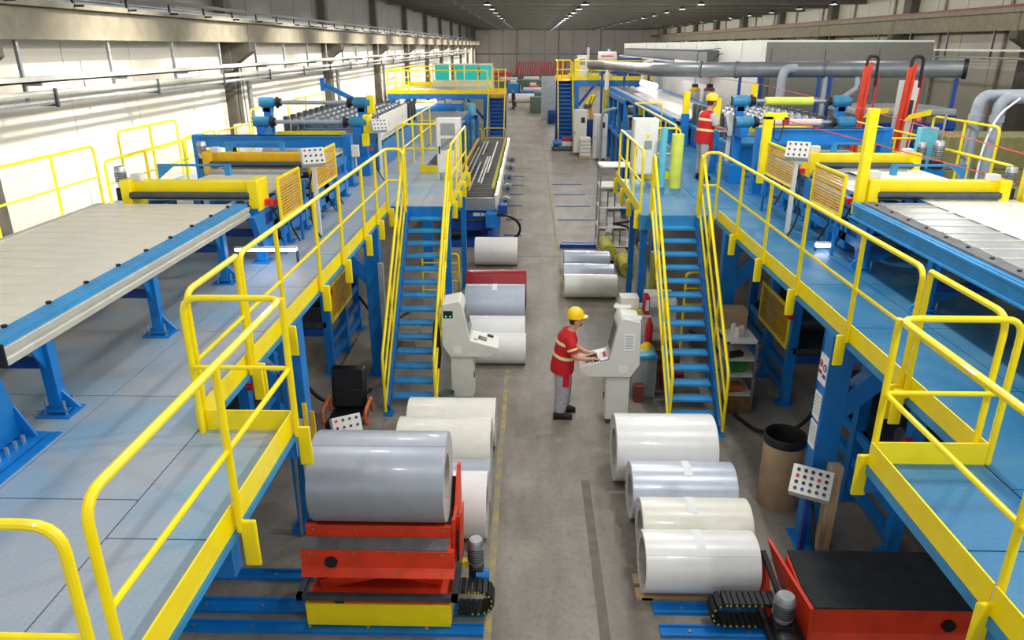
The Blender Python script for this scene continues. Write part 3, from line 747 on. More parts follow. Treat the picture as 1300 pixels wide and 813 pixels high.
def ctrl_box(label, x, y, z, s, foot, tilt=.5, n=(4, 3), sc=1.):
    root = thing('control_box', label, 'control box', (x, y, foot), 'tilted push-button boxes')
    part('stand', MB().box(x-.03, x+.03, y-.02, y+.04, foot, z), 'cabinet' if foot > 1 else 'blue_deep', root)
    c = Vector((x, y, z+.08)); R = Matrix.Rotation(math.radians(s*28), 3, 'Z') @ Matrix.Rotation(-tilt, 3, 'X')
    def tr(v): return c+R @ Vector(v)
    bx = MB(); w, h, d = .17*sc, .13*sc, .08*sc
    bx.add([tr((a*w, b*d, e*h)) for a, b, e in ((-1,-1,-1),(1,-1,-1),(1,1,-1),(-1,1,-1),(-1,-1,1),(1,-1,1),(1,1,1),(-1,1,1))], [(0,3,2,1),(4,5,6,7),(0,1,5,4),(1,2,6,5),(2,3,7,6),(3,0,4,7)])
    body = part('housing', bx, 'cabinet', root, .008)
    cols = ['ink', 'black', 'ink_red', 'black', 'ink_blue', 'black', 'black', 'black', 'ink', 'black', 'ink', 'black']
    k = 0
    for i in range(n[0]):
        for j in range(n[1]):
            px_, pz_ = -w*.7+i*w*1.4/(n[0]-1), -h*.65+j*h*1.3/(n[1]-1)
            b = MB().cyl(tr((px_, -d, pz_)), tr((px_, -d-.012, pz_)), .016*sc, 8)
            part('button', b, cols[k % len(cols)], body); k += 1
    part('cable', MB().tube([(x, y+.06, z-.02), (x-s*.1, y+.04, z-.3), (x-s*.06, y-.2, foot+.25), (x+s*.1, y-.3, foot+.02)], .016, 6, .15), 'black', root)
    return root
ctrl_box('grey push-button box on a post beside the left yellow guards', -3.30, 11.2, 3.92, 1, DZ)
ctrl_box('grey push-button box on a post between the right yellow guards', 4.14, 11.45, 4.0, -1, DZ)
ctrl_box('grey push-button box on a post in front of the white machine covers', -3.28, 16.3, 3.88, 1, DZ)

# gantries and film unwinders
def gantry(label, xi, xo, y, z0, z1, m='blue'):
    root = thing('blue_gantry', label, 'gantry', ((xi+xo)/2, y, DZ), 'blue gantry beams across the lines')
    a, b = min(xi, xo), max(xi, xo)
    part('beam', MB().box(a, b, y-.1, y+.1, z0, z1).box(a, b, y-.14, y+.14, z1-.03, z1), m, root, .005)
    for x in (xi, xo):
        part('post', MB().box(x-.09, x+.09, y-.12, y+.12, DZ, z1+.02), m, root, .006)
        part('foot_plate', MB().box(x-.16, x+.16, y-.18, y+.18, DZ, DZ+.02), m, root)
    return root
gantry('blue gantry across the left line before the bare film arms', -3.80, -6.95, 15.5, 3.60, 3.84)
solo('junction_box', MB().box(-3.70, -3.55, 15.34, 15.46, 3.42, 3.66).box(-3.64, -3.61, 15.39, 15.41, 3.1, 3.42), 'cabinet', 'small grey junction box on the post of the left gantry', 'junction box', bevel=.006)
gantry('blue gantry across the right line before the yellow film reel', 4.58, 7.0, 14.79, 3.78, 4.08)
def unwinder(label, xi, xo, ys, zs, films, s, boom=False):
    root = thing('film_unwinder', label, 'unwinder', ((xi+xo)/2, ys[0], DZ), 'film unwinders with two shafts')
    for x in (xi, xo):
        part('post', MB().box(x-.08, x+.08, ys[0]-.1, ys[0]+.12, DZ, zs[0]-.1).box(x-.08, x+.08, ys[1]-.14, ys[0], zs[1]-.3, zs[1]-.12).box(x-.16, x+.16, ys[0]-.3, ys[0]+.3, DZ, DZ+.4), 'blue', root, .008)
    for y, z, f in zip(ys, zs, films):
        a, b = min(xi, xo), max(xi, xo)
        part('shaft', MB().cyl((a, y, z), (b, y, z), .045, 14), 'steel' if f else 'coil_grey', root)
        for x, d in ((xi, 1), (xo, -1)):
            e = s*d
            br = part('brake_motor', MB().lathe([(0, -.17), (.10, -.17), (.12, -.13), (.12, .13), (.09, .15), (.09, .2), (0, .2)], (x, y, z), 'X', 18), 'teal_motor', root)
            part('chuck', MB().lathe([(0, -.05), (.13, -.05), (.13, -.02), (.09, .0), (.09, .05), (0, .05)], (x+e*.26, y, z), 'X', 16), 'black', br)
            part('saddle', MB().box(x-.1, x+.1, y-.1, y+.1, z-.2, z-.1), 'blue', root)
            k0 = None
            for i in range(6):
                t = i*math.pi/3; p = (x-e*.19, y+.12*math.cos(t), z+.12*math.sin(t))
                if k0 is None: k0 = part('handle_spoke', MB().cyl((p[0], y, z), p, .008, 6), 'black', br)
                else: part('handle_spoke', MB().cyl((p[0], y, z), p, .008, 6), 'black', br)
        if f:
            fa, fb, fm, fr = f
            part('film_roll', MB().lathe([(.045, fa), (fr, fa), (fr, fb), (.045, fb)], (0, y, z), 'X', 22), fm, root)
    if boom:
        part('boom', MB().bar((xi-.2, ys[0]+.1, zs[0]+.06), (xi-.95, ys[0]+.5, zs[0]+.36), .08, .09), 'blue', root)
        part('boom_head', MB().box(xi-1.02, xi-.92, ys[0]+.42, ys[0]+.58, zs[0]+.22, zs[0]+.5), 'blue', root)
        for i, z in enumerate(zs):
            part('drive_cover', MB().box(xi+.12, xi+.30, ys[i]-.06, ys[i]+.06, z-.24, z+.16), 'yellow', root, .02)
        part('drive_cover', MB().box(xi+.08, xi+.24, ys[1]-.1, ys[1], 3.5, 3.78), 'yellow', root, .02)
        part('emergency_stop', MB().cyl((xi+.28, ys[1]-.1, 3.45), (xi+.28, ys[1]-.16, 3.45), .04, 10), 'red_bright', root)
    return root
unwinder('blue film unwinder with two bare shafts and a slanting boom', -3.78, -5.92, (17.0, 16.5), (4.40, 4.02), (None, None), -1, True)
unwinder('blue film unwinder loaded with one yellow-green and one pale pink roll', 4.50, 6.62, (16.2, 15.8), (4.50, 4.10), ((5.02, 6.02, 'film_yellow', .085), (5.1, 6.1, 'film_pink', .07)), 1)
solo('yellow_cross_guard', MB().box(-5.9, -4.3, 17.3, 17.5, 3.55, 3.72).box(-5.9, -5.8, 17.32, 17.48, 2.8, 3.55).box(-4.4, -4.3, 17.32, 17.48, 2.8, 3.55), 'yellow', 'yellow bar across the left line behind the lower bare shaft', 'guard', bevel=.01)
solo('yellow_cross_guard', MB().box(4.7, 6.4, 17.0, 17.2, 3.75, 3.9).box(4.7, 4.8, 17.02, 17.18, 2.8, 3.75).box(6.3, 6.4, 17.02, 17.18, 2.8, 3.75), 'yellow', 'yellow bar across the right line behind the pink film roll', 'guard', bevel=.01)
sp = thing('sensor_post', 'yellow angled post with hanging sensor beside the right gantry', 'post', (4.52, 14.85, 3.0))
part('post', MB().box(4.44, 4.60, 14.2, 14.32, 3.1, 4.36), 'yellow', sp, .006)
part('arm', MB().box(4.44, 4.86, 14.2, 14.32, 4.3, 4.42), 'yellow', sp, .006)
part('sensor', MB().box(4.80, 4.9, 14.2, 14.3, 4.2, 4.34), 'red_dull', sp)
part('cable', MB().tube([(4.62, 14.2, 4.3), (4.64, 14.2, 3.95), (4.75, 14.2, 3.9), (4.8, 14.2, 4.2)], .01, 6, .08), 'black', sp)
# roll forming line with rollers and white covers
def roll_former(label, xi, xo, ya, yb, n, s, cover):
    root = thing('roll_forming_machine', label, 'machine', ((xi+xo)/2, ya, DZ), 'roll forming machines')
    a, b = min(xi, xo), max(xi, xo)
    part('bed', MB().box(a+.1, b-.1, ya, yb, DZ+.02, 3.38), 'blue', root, .01)
    part('bed_plate', MB().box(a, b, ya, yb, 3.38, 3.44), 'blue_light', root)
    st = None
    for i in range(n):
        y = ya+.25+i*(yb-ya-.5)/(n-1)
        if st is None:
            y0 = y
            st = part('roller_shaft', MB().cyl((a+.1, y, 3.88), (b-.1, y, 3.88), .03, 10).cyl((a+.1, y, 3.62), (b-.1, y, 3.62), .03, 10), 'steel', root)
            ds = []
            for k in range(6):
                x = a+.3+k*(b-a-.6)/5
                ds.append(part('forming_roll', MB().lathe([(.03, -.06), (.09, -.06), (.11, -.02), (.11, .02), (.09, .06), (.03, .06)], (x, y, 3.88), 'X', 14), 'steel', root))
            hs = [part('bearing_stand', MB().box(x-.05, x+.05, y-.1, y+.1, 3.44, 4.02), 'steel_dark', root) for x in (a+.1, b-.1)]
        else:
            for o in [st]+ds+hs: clone(o, root, (0, y-y0, 0))
    if cover:
        for i in range(2):
            y = cover[0]+i*(cover[1]-cover[0])/2
            cv = part('cover', MB().box(xi-.02, xi+.02, y+.02, y+(cover[1]-cover[0])/2-.02, 3.52, 4.08), 'cabinet_white', root, .01)
            part('cover_handle', MB().cyl((xi+.02, y+1.1, 3.85), (xi+.035, y+1.1, 3.85), .07, 12), 'cabinet', cv)
    return root
roll_former('roll forming machine with rows of spools and two white covers', -3.45, -5.9, 17.6, 23.5, 11, -1, (17.2, 21.2))
roll_former('roll forming machine behind the worker on the right walkway', 4.75, 7.2, 17.6, 22.4, 9, 1, None)
# left line further back: sheet bridges under the far platform
def sheet_line(label, xa, xb, ya, yb, z, m, mframe='blue'):
    root = thing('sheet_transfer_bridge', label, 'conveyor', ((xa+xb)/2, ya, 0), 'sheet transfer bridges')
    part('bed', MB().box(xa, xb, ya, yb, z-.05, z), m, root)
    for x in (xa, xb): part('side_rail', MB().box(x-.06, x+.06, ya, yb, z-.2, z+.02), mframe, root)
    k = 0
    y = ya+.3
    while y < yb:
        if z > 3 and y > 33: break   # from here on the bed lies on the blue laminating frame
        for x in (xa, xb): part('leg', MB().box(x-.07, x+.07, y-.07, y+.07, DZ if y < 26.5 else 0, z-.2), mframe, root)
        part('cross_member', MB().box(xa, xb, y-.05, y+.05, z-.75, z-.6), mframe, root); y += 2.6
    return root
sheet_line('blue framed sheet bridge leading under the left far platform', -6.9, -3.2, 30.2, 41, 2.25, 'board_grey')
sheet_line('long sheet bridge with grey-white boards leading to the right far platform', 4.35, 6.6, 22.6, 40.5, 3.55, 'board_grey')
solo('metal_sheet', MB().box(4.7, 6.2, 22.6, 38, 3.555, 3.565), 'sheet_white', 'long white metal sheet running over the right bridge', 'metal sheet')
# ================================================================ coil lifts, floor rails
def floor_rail(label, xa, xb, y, w=.15):
    root = thing('floor_rail', label, 'rail', ((xa+xb)/2, y, 0), 'blue floor rails of the coil lifts')
    part('rail_channel', MB().prism([(y-w/2, 0), (y+w/2, 0), (y+w/2, .045), (y+w/2-.02, .045), (y+w/2-.02, .02), (y-w/2+.02, .02), (y-w/2+.02, .045), (y-w/2, .045)], 'X', xa, xb), 'blue', root)
    b = None
    for i in range(int((xb-xa)/.6)):
        p = (xa+.3+i*.6, y, .02)
        if b is None: b = part('bolt', MB().cyl(p, (p[0], p[1], .035), .02, 6), 'steel', root)
        else: clone(b, root, (i*.6, 0, 0))
floor_rail('front blue floor rail under the lift with the grey coil', -3.7, -.42, 5.80)
floor_rail('middle blue floor rail under the lift with the grey coil', -3.7, -.42, 6.10, .2)
floor_rail('rear blue floor rail behind the lift with the grey coil', -3.7, -2.0, 6.58)
floor_rail('front blue floor rail of the black-topped lift', 1.38, 2.9, 5.83)
floor_rail('rear blue floor rail of the black-topped lift', 1.36, 2.9, 6.15)
def chain(root, x_car, x_end, y, z_lo, z_hi, s, w=.12):
    """energy chain: upper run, half loop, lower run; links as separate parts"""
    pts = []; r = (z_hi-z_lo)/2; p = .062
    x = x_car
    while (x_end-s*r-x)*s > 0: pts.append((x, z_hi, 0)); x += s*p
    n = max(5, int(math.pi*r/p))
    for i in range(n+1):
        a = math.pi*i/n; pts.append((x_end-s*r+s*r*math.sin(a), (z_lo+z_hi)/2+r*math.cos(a), a))
    x = x_end-s*r-s*p
    while (x-x_car)*s > 0: pts.append((x, z_lo, math.pi)); x -= s*p
    for x, z, a in pts:
        lk = part('chain_link', MB().obox((x, y, z), (p*.86, w, .045), 0, s*a, 0), 'black', root, .004)
        if x*s > (x_car+s*.1)*s: part('link_pin', MB().cyl((x, y-w/2-.004, z), (x, y-w/2, z), .012, 8), 'film_olive', lk)
cl = thing('coil_lift', 'red scissor lift with yellow base carrying the big grey coil', 'coil lift', (-1.48, 6.2, 0))
part('base_box', MB().box(-2.23, -.75, 5.82, 6.0, .03, .31).box(-2.23, -.75, 6.0, 6.62, .05, .28), 'yellow', cl, .012)
part('lower_tray', MB().box(-2.2, -.76, 5.84, 6.6, .31, .37), 'red_paint', cl)
part('dark_frame', MB().box(-2.28, -.67, 5.74, 5.80, .42, .48).box(-2.28, -2.22, 5.74, 6.66, .42, .48).box(-.73, -.67, 5.74, 6.66, .42, .48).box(-2.28, -.67, 6.60, 6.66, .42, .48), 'steel_dark', cl)
for yy in (6.0, 6.4):
    part('scissor_arm', MB().bar((-2.1, yy, .42), (-.85, yy, .72), .05, .11), 'red_paint', cl)
    part('scissor_arm', MB().bar((-2.1, yy+.06, .72), (-.85, yy+.06, .42), .05, .11), 'red_paint', cl)
part('pivot', MB().cyl((-1.48, 5.95, .57), (-1.48, 6.5, .57), .05, 14), 'black', cl)
part('front_panel', MB().prism([(5.77, .68), (5.79, .70), (5.84, .75), (5.84, .95), (5.9, .95), (5.9, .69), (5.79, .68)], 'X', -2.22, -.70), 'red_paint', cl, .004)
part('cradle_body', MB().prism([(5.9, .69), (6.7, .69), (6.7, 1.27), (6.66, 1.27), (6.397, 1.085), (6.16, 1.085), (6.05, 1.13), (6.0, 1.13), (6.0, .98), (5.9, .95)], 'X', -2.20, -.74), 'red_paint', cl, .004)
part('step_pad', MB().prism([(5.85, .952), (5.995, .985), (5.995, 1.0), (5.85, .968)], 'X', -2.21, -.76), 'pad_grey', cl)
part('cradle_pad', MB().prism([(6.05, 1.132), (6.16, 1.087), (6.397, 1.087), (6.66, 1.272), (6.66, 1.295), (6.39, 1.107), (6.165, 1.107), (6.05, 1.153)], 'X', -2.19, -.75), 'rubber', cl)
part('end_plate', MB().prism([(5.98, .72), (6.72, .69), (6.74, 1.42), (6.66, 1.44), (6.32, 1.16), (6.14, 1.16), (6.02, 1.2)], 'X', -.735, -.70), 'red_paint', cl, .003)
part('end_wing', MB().prism([(5.95, .75), (6.3, .75), (6.4, 1.15), (6.1, 1.22)], 'X', -.66, -.645), 'red_paint', cl)
part('wing_rib', MB().box(-.70, -.645, 6.1, 6.13, .78, 1.18), 'red_paint', cl)
part('cylinder_rod', MB().cyl((-.67, 5.93, .78), (-.67, 5.98, 1.12), .014, 8), 'black', cl)
part('port_cover', MB().cyl((-1.92, 5.82, .82), (-1.92, 5.845, .82), .062, 20), 'black', cl)
part('port_cover', MB().cyl((-1.88, 5.83, .335), (-1.88, 5.845, .335), .05, 20), 'black', cl)
for zz, yy in ((.92, 5.838), (.715, 5.80), (1.09, 5.996)):
    for x in (-2.12, -1.7, -1.25, -.82): part('bolt', MB().cyl((x, yy, zz), (x, yy-.008, zz), .012, 6), 'steel', cl)
part('motor_arm', MB().box(-.74, -.56, 6.30, 6.38, .40, .46), 'yellow', cl)
motor(cl, -.52, 6.3, .42, .085, .34)
part('gear_unit', MB().cyl((-.52, 6.24, .34), (-.38, 6.24, .34), .07, 14), 'blue', cl)
chain(cl, -.70, -.34, 6.06, .08, .36, 1, .2)
coil('big grey coil with a darker strip end, resting on the red scissor lift', -2.09, -.78, 6.25, .45, 'coil_grey', z=1.555, core=.5, group='coil on the lift', seam=97, tape=False)

cr = thing('coil_lift', 'red coil lift with a flat black rubber top and no coil', 'coil lift', (3.5, 6.0, 0))
part('body', MB().prism([(5.62, .08), (5.60, .12), (5.66, .2), (5.66, .50), (6.0, .46), (6.42, .52), (6.46, .08)], 'X', 2.78, 4.36), 'red_paint', cr, .004)
part('rubber_top', MB().prism([(5.645, .502), (6.0, .462), (6.46, .535), (6.46, .552), (6.0, .48), (5.645, .522)], 'X', 2.80, 4.36), 'rubber', cr)
part('end_plate', MB().add([(2.80, 5.62, .10), (2.80, 6.48, .10), (2.62, 6.50, .66), (2.78, 5.62, .52), (2.77, 5.62, .10), (2.77, 6.48, .10), (2.59, 6.50, .66), (2.75, 5.62, .52)], [(0, 1, 2, 3), (7, 6, 5, 4), (0, 4, 5, 1), (1, 5, 6, 2), (2, 6, 7, 3), (3, 7, 4, 0)]), 'red_paint', cr)
part('end_frame', MB().bar((2.60, 5.72, .30), (2.50, 6.35, .62), .05, .04), 'black', cr)
part('end_wing', MB().prism([(5.9, .1), (6.35, .1), (6.40, .55), (6.2, .5)], 'X', 2.50, 2.53), 'red_paint', cr)
part('port_cover', MB().cyl((4.12, 5.63, .32), (4.12, 5.665, .32), .065, 20), 'black', cr)
for x in (2.9, 3.3, 3.75, 4.25): part('bolt', MB().cyl((x, 5.658, .46), (x, 5.65, .46), .012, 6), 'steel', cr)
part('chassis', MB().box(2.42, 4.3, 5.6, 6.1, .045, .12), 'black', cr)
motor(cr, 2.56, 5.76, .24, .10, .32)
part('gear_unit', MB().cyl((2.56, 5.66, .13), (2.56, 5.55, .13), .085, 14), 'steel_dark', cr)
chain(cr, 2.50, 1.90, 5.95, .08, .34, -1, .2)
solo('wooden_plank', MB().box(1.20, 2.48, 6.28, 6.44, .0, .045).box(1.20, 2.48, 6.5, 6.66, .0, .045).box(1.26, 1.38, 6.28, 6.66, .005, .04).box(2.32, 2.44, 6.28, 6.66, .005, .04), 'cardboard', 'worn plank cradle under the lapped white coil', 'pallet')

# blue rails let into the floor
for i, (x0, x1, y) in enumerate(((1.03, 2.3, 31.4), (1.03, 2.3, 29.1), (1.03, 2.3, 26.85), (1.03, 2.3, 24.6), (1.03, 1.98, 21.5), (.95, 1.98, 20.9), (-.75, -.2, 33.4), (-.75, -.2, 31.2), (-.75, -.2, 29.1), (-.75, -.2, 26.9), (-.75, -.2, 24.6), (-.75, -.2, 22.4))):
    solo('floor_track', MB().box(x0, x1, y-.07, y+.07, .0, .02 if i != 5 else .12), 'blue_deep', 'dark blue steel track set crosswise in the floor, %s' % ('right of the aisle by the shelf' if x0 > 0 else 'beside the roller table motors'), 'rail', 'crosswise floor tracks right of the aisle' if x0 > 0 else 'crosswise floor tracks by the roller table', .004)

# ================================================================ operator consoles
def console(label, s, xb, ya, yb):
    """s=+1: operator side towards +X"""
    root = thing('operator_console', label, 'console', (xb, (ya+yb)/2, 0))
    def X(d): return xb+s*d
    yi = .05
    base = [(X(-.19), .09), (X(.17), .09), (X(.17), .86), (X(-.19), .86)]
    part('pedestal', MB().prism(base, 'Y', ya+yi, yb-yi), 'cabinet', root, .008)
    part('plinth', MB().prism([(X(-.16), 0), (X(.14), 0), (X(.14), .09), (X(-.16), .09)], 'Y', ya+yi+.02, yb-yi-.02), 'steel_dark', root)
    d = part('pedestal_door', MB().box(X(.17), X(.18), ya+.08, yb-.08, .12, .80), 'cabinet_white', root, .003)
    part('door_handle', MB().box(X(.18), X(.195), ya+.12, ya+.15, .42, .52), 'black', d)
    prof = [(X(-.19), .84), (X(.44), .84), (X(.58), .92), (X(.60), 1.0), (X(.14), 1.13), (X(.02), 1.74), (X(-.03), 1.80), (X(-.30), 1.74), (X(-.32), 1.05)]
    part('desk_housing', MB().prism(prof, 'Y', ya, yb), 'cabinet', root, .01)
    # slanting screen, keyboard plate
    def S(t, o): # along screen face
        a = Vector((X(.14), 0, 1.13)); b = Vector((X(.02), 0, 1.74)); n = Vector((s*.98, 0, .19)); p = a.lerp(b, t)+n*o; return p
    sf = MB(); ym = .06
    q = [S(.14, .003), S(.86, .003)]
    fr = part('screen_frame', MB().add([(q[0].x, ya+ym, q[0].z), (q[1].x, ya+ym, q[1].z), (q[1].x, yb-ym, q[1].z), (q[0].x, yb-ym, q[0].z)]+[(p.x, y, p.z) for p, y in ((S(.14, .014), ya+ym), (S(.86, .014), ya+ym), (S(.86, .014), yb-ym), (S(.14, .014), yb-ym))], [(0,1,2,3),(7,6,5,4),(0,4,5,1),(1,5,6,2),(2,6,7,3),(3,7,4,0)]), 'steel', root)
    part('screen', MB().add([(p.x, y, p.z) for p, y in ((S(.2, .0145), ya+.10), (S(.8, .0145), ya+.10), (S(.8, .0145), yb-.10), (S(.2, .0145), yb-.10), (S(.2, .017), ya+.10), (S(.8, .017), ya+.10), (S(.8, .017), yb-.10), (S(.2, .017), yb-.10))], [(0,1,2,3),(7,6,5,4),(0,4,5,1),(1,5,6,2),(2,6,7,3),(3,7,4,0)]), 'screen', fr)
    part('vent_plate', MB().box(X(-.14), X(.0), ya-.006, ya, .90, 1.03), 'cabinet_white', root, .002)
    return root, X
r1, X1 = console('grey operator console with papers that the worker in the red vest uses', -1, 1.40, 10.14, 10.66)
def desk_pt(X, d, z=0): return 1.0+(.60-d)*(.13/.46)+z
def on_desk(name, X, d0, d1, y0, y1, h, m, label, cat, group=None, lift=0):
    a, b = desk_pt(X, d0, lift), desk_pt(X, d1, lift)
    mb = MB().add([(X(d0), y0, a), (X(d1), y0, b), (X(d1), y1, b), (X(d0), y1, a), (X(d0), y0, a+h), (X(d1), y0, b+h), (X(d1), y1, b+h), (X(d0), y1, a+h)], [(0,3,2,1),(4,5,6,7),(0,1,5,4),(1,2,6,5),(2,3,7,6),(3,0,4,7)])
    return solo(name, mb, m, label, cat, group)
on_desk('keyboard', X1, .31, .49, 10.26, 10.46, .02, 'screen', 'dark keyboard pad between the worker\'s hands on the console desk', 'keyboard')
on_desk('paper_sheet', X1, .18, .44, 10.50, 10.64, .004, 'paper', 'white paper lying behind the keyboard on the worker\'s console', 'paper')
on_desk('notebook', X1, .15, .285, 10.15, 10.25, .012, 'ink', 'dark notebook under a white page at the console desk front', 'notebook')
on_desk('paper_sheet', X1, .16, .275, 10.16, 10.24, .004, 'paper', 'white page lying open on the dark notebook', 'paper', lift=.012)
on_desk('mouse', X1, .30, .37, 10.19, 10.225, .022, 'black', 'small black mouse under the worker\'s near hand', 'mouse')
on_desk('stapler', X1, .18, .22, 10.32, 10.46, .02, 'ink_red', 'small red and dark tool lying below the console screen', 'tool')
solo('paper_sheet', MB().box(1.46, 1.62, 10.132, 10.139, 1.28, 1.56), 'paper', 'printed notice taped on the side of the worker\'s console', 'notice')
tl = MB()
for i in range(8): tl.box(1.48, 1.60, 10.130, 10.1325, 1.52-.028*i, 1.526-.028*i)
o = part('printed_lines', tl, 'ink', bpy.data.objects['paper_sheet.002'] if 'paper_sheet.002' in bpy.data.objects else r1); o['kind'] = 'stuff'
solo('paper_strip', MB().obox((1.56, 10.20, 1.80), (.30, .008, .06), -.35), 'paper', 'white name strip along the near top edge of the worker\'s console', 'strip')
solo('paper_strip', MB().obox((1.47, 10.60, 1.835), (.26, .008, .05), -.35), 'paper', 'white name strip along the rear top edge of the worker\'s console', 'strip')
r2, X2 = console('grey operator console without operator beside the left stair', 1, -1.06, 10.86, 11.36)
on_desk('keyboard', X2, .26, .40, 11.02, 11.16, .012, 'screen', 'dark square touch pad on the desk of the console without operator', 'touch pad')
on_desk('mouse', X2, .40, .50, 11.24, 11.30, .025, 'black', 'black mouse on the desk of the console without operator', 'mouse')
on_desk('sticker', X2, .19, .25, 10.95, 11.0, .003, 'ink_red', 'small red sticker next to the touch pad', 'sticker')
sw = part('switch_panel', MB().box(X2(-.28), X2(-.13), 10.852, 10.86, 1.52, 1.64), 'black', r2)
for i in range(2): part('indicator', MB().cyl((X2(-.24+.07*i), 10.852, 1.55), (X2(-.24+.07*i), 10.846, 1.55), .008, 8), 'led_green', sw)

# ================================================================ under the left walkway
ch = thing('office_chair', 'black leather office chair with wooden armrests under the left walkway', 'chair', (-2.6, 9.5, 0))
cx, cy = -2.62, 9.45
part('seat', MB().box(cx-.27, cx+.27, cy-.34, cy+.2, .42, .54), 'leather', ch, .05)
bk = MB(); bk.obox((cx-.02, cy+.27, .84), (.52, .13, .66), -.18)
part('backrest', bk, 'leather', ch, .05)
bt = MB().obox((cx-.02, cy+.20, .70), (.44, .05, .30), -.18); part('back_cushion', bt, 'leather', ch, .03)
for sx in (-1, 1):
    x = cx+sx*.31
    part('armrest', MB().tube([(x, cy+.2, .48), (x, cy+.2, .72), (x, cy-.22, .70), (x, cy-.26, .50), (x, cy-.05, .44)], .028, 8, .07), 'wood_arm', ch)
part('gas_lift', MB().cyl((cx, cy-.05, .10), (cx, cy-.05, .43), .03, 12), 'black', ch)
for i in range(5):
    a = i*2*math.pi/5+.3; e = (cx+.28*math.cos(a), cy-.05+.28*math.sin(a))
    ar = part('base_arm', MB().bar((cx, cy-.05, .12), (e[0], e[1], .08), .05, .035), 'black', ch)
    part('castor', MB().cyl((e[0]-.02, e[1], .035), (e[0]+.02, e[1], .035), .035, 12), 'black', ar)
ctrl_box('white push-button box showing over the edge of the big grey coil', -2.13, 7.55, 1.30, 1, 0)
solo('steel_pole', MB().cyl((-2.72, 7.3, 0), (-2.66, 7.3, 2.5), .018, 8), 'steel', 'thin steel pole standing at the left walkway bay corner', 'pole')
for i, (xx, m) in enumerate(((-2.50, 'yellow'), (-2.42, 'yellow_dull'), (-2.56, 'cabinet'))):
    solo('leaning_profile', MB().bar((xx, 7.30-.02*i, 0), (xx-.06, 7.42, 1.75-.1*i), .05, .03), m, '%s profile bar leaning on the blue column by the office chair' % ('bright yellow', 'dull yellow', 'white')[i], 'bar')
solo('grey_duct_post', MB().box(-2.50, -2.42, 11.6, 11.68, 0, 2.2), 'box_grey', 'slim grey cable post in front of the second left column', 'post')
def under_machine(label, s, xe, ya, yb, screen=True):
    root = thing('lower_line_machine', label, 'machine', (xe+s*1.0, (ya+yb)/2, 0), 'machines below the walkways')
    for y in (ya+.08, (ya+yb)/2, yb-.08):
        part('post', MB().box(xe-.07, xe+.07, y-.07, y+.07, .02, 2.2), 'blue', root, .005)
        part('foot_plate', MB().box(xe-.13, xe+.13, y-.13, y+.13, 0, .02), 'blue', root)
        part('rear_post', MB().box(xe+s*1.9-.07, xe+s*1.9+.07, y-.07, y+.07, 0, 2.2), 'blue_deep', root)
        part('cross_member', MB().box(xe, xe+s*1.9, y-.06, y+.06, .75, .9), 'blue_deep', root)
    for z in (.18, .52, .9): part('side_rail', MB().box(xe-.05, xe+.05, ya, yb, z, z+.12), 'blue', root)
    part('bed', MB().box(xe, xe+s*1.9, ya, yb, .92, 1.02), 'steel_dark', root)
    if screen:
        gx = xe-s*.08; ga, gb, z0, z1 = ya+.1, ya+1.6, 1.02, 1.62
        g = part('mesh_guard', MB().box(gx-.015, gx+.015, ga, ga+.05, z0, z1).box(gx-.015, gx+.015, gb-.05, gb, z0, z1).box(gx-.015, gx+.015, ga, gb, z0-.05, z0).box(gx-.015, gx+.015, ga, gb, z1, z1+.05), 'yellow', root)
        r0 = None
        for i in range(12):
            z = z0+.01+i*.05
            if r0 is None: r0 = part('slat', MB().box(gx-.006, gx+.006, ga+.05, gb-.05, z, z+.022), 'yellow_dull', g)
            else: clone(r0, g, (0, 0, i*.05))
        part('guard_bracket', MB().box(min(gx, xe), max(gx, xe), ga, ga+.05, 1.0, 1.04), 'blue', root)
    part('roller', MB().cyl((xe+s*.1, ya+.5, 1.3), (xe+s*1.8, ya+.5, 1.3), .16, 18), 'steel_dark', root)
    part('roller', MB().cyl((xe+s*.1, yb-.5, 1.3), (xe+s*1.8, yb-.5, 1.3), .16, 18), 'steel_dark', root)
    part('hose', MB().tube([(xe-s*.1, yb-.3, .8), (xe-s*.35, yb-.2, .35), (xe-s*.7, yb+.3, .05), (xe-s*.9, yb+.9, .03)], .03, 8, .2), 'black', root)
    part('red_valve', MB().cyl((xe-s*.1, ya-.05, 1.6), (xe-s*.18, ya-.05, 1.6), .05, 10), 'red_bright', root)
under_machine('blue machine with yellow mesh guard standing under the left walkway', -1, -3.55, 11.9, 14.3)
under_machine('blue machine with yellow mesh guard standing under the right walkway', 1, 4.30, 10.9, 13.3)
under_machine('dark blue roller machine under the left walkway behind the office chair', -1, -3.6, 8.2, 10.4, False)
under_machine('dark blue roller machine under the right walkway behind the signed column', 1, 4.25, 7.0, 9.6, False)
solo('concrete_step', MB().box(-3.38, -2.9, 11.5, 13.7, 0, .14), 'concrete_beam', 'low concrete block on the floor behind the left stair', 'block', bevel=.01)
solo('concrete_step', MB().box(-2.72, -2.2, 13.2, 14.3, 0, .16), 'concrete_beam', 'second low concrete block under the left landing', 'block', bevel=.01)
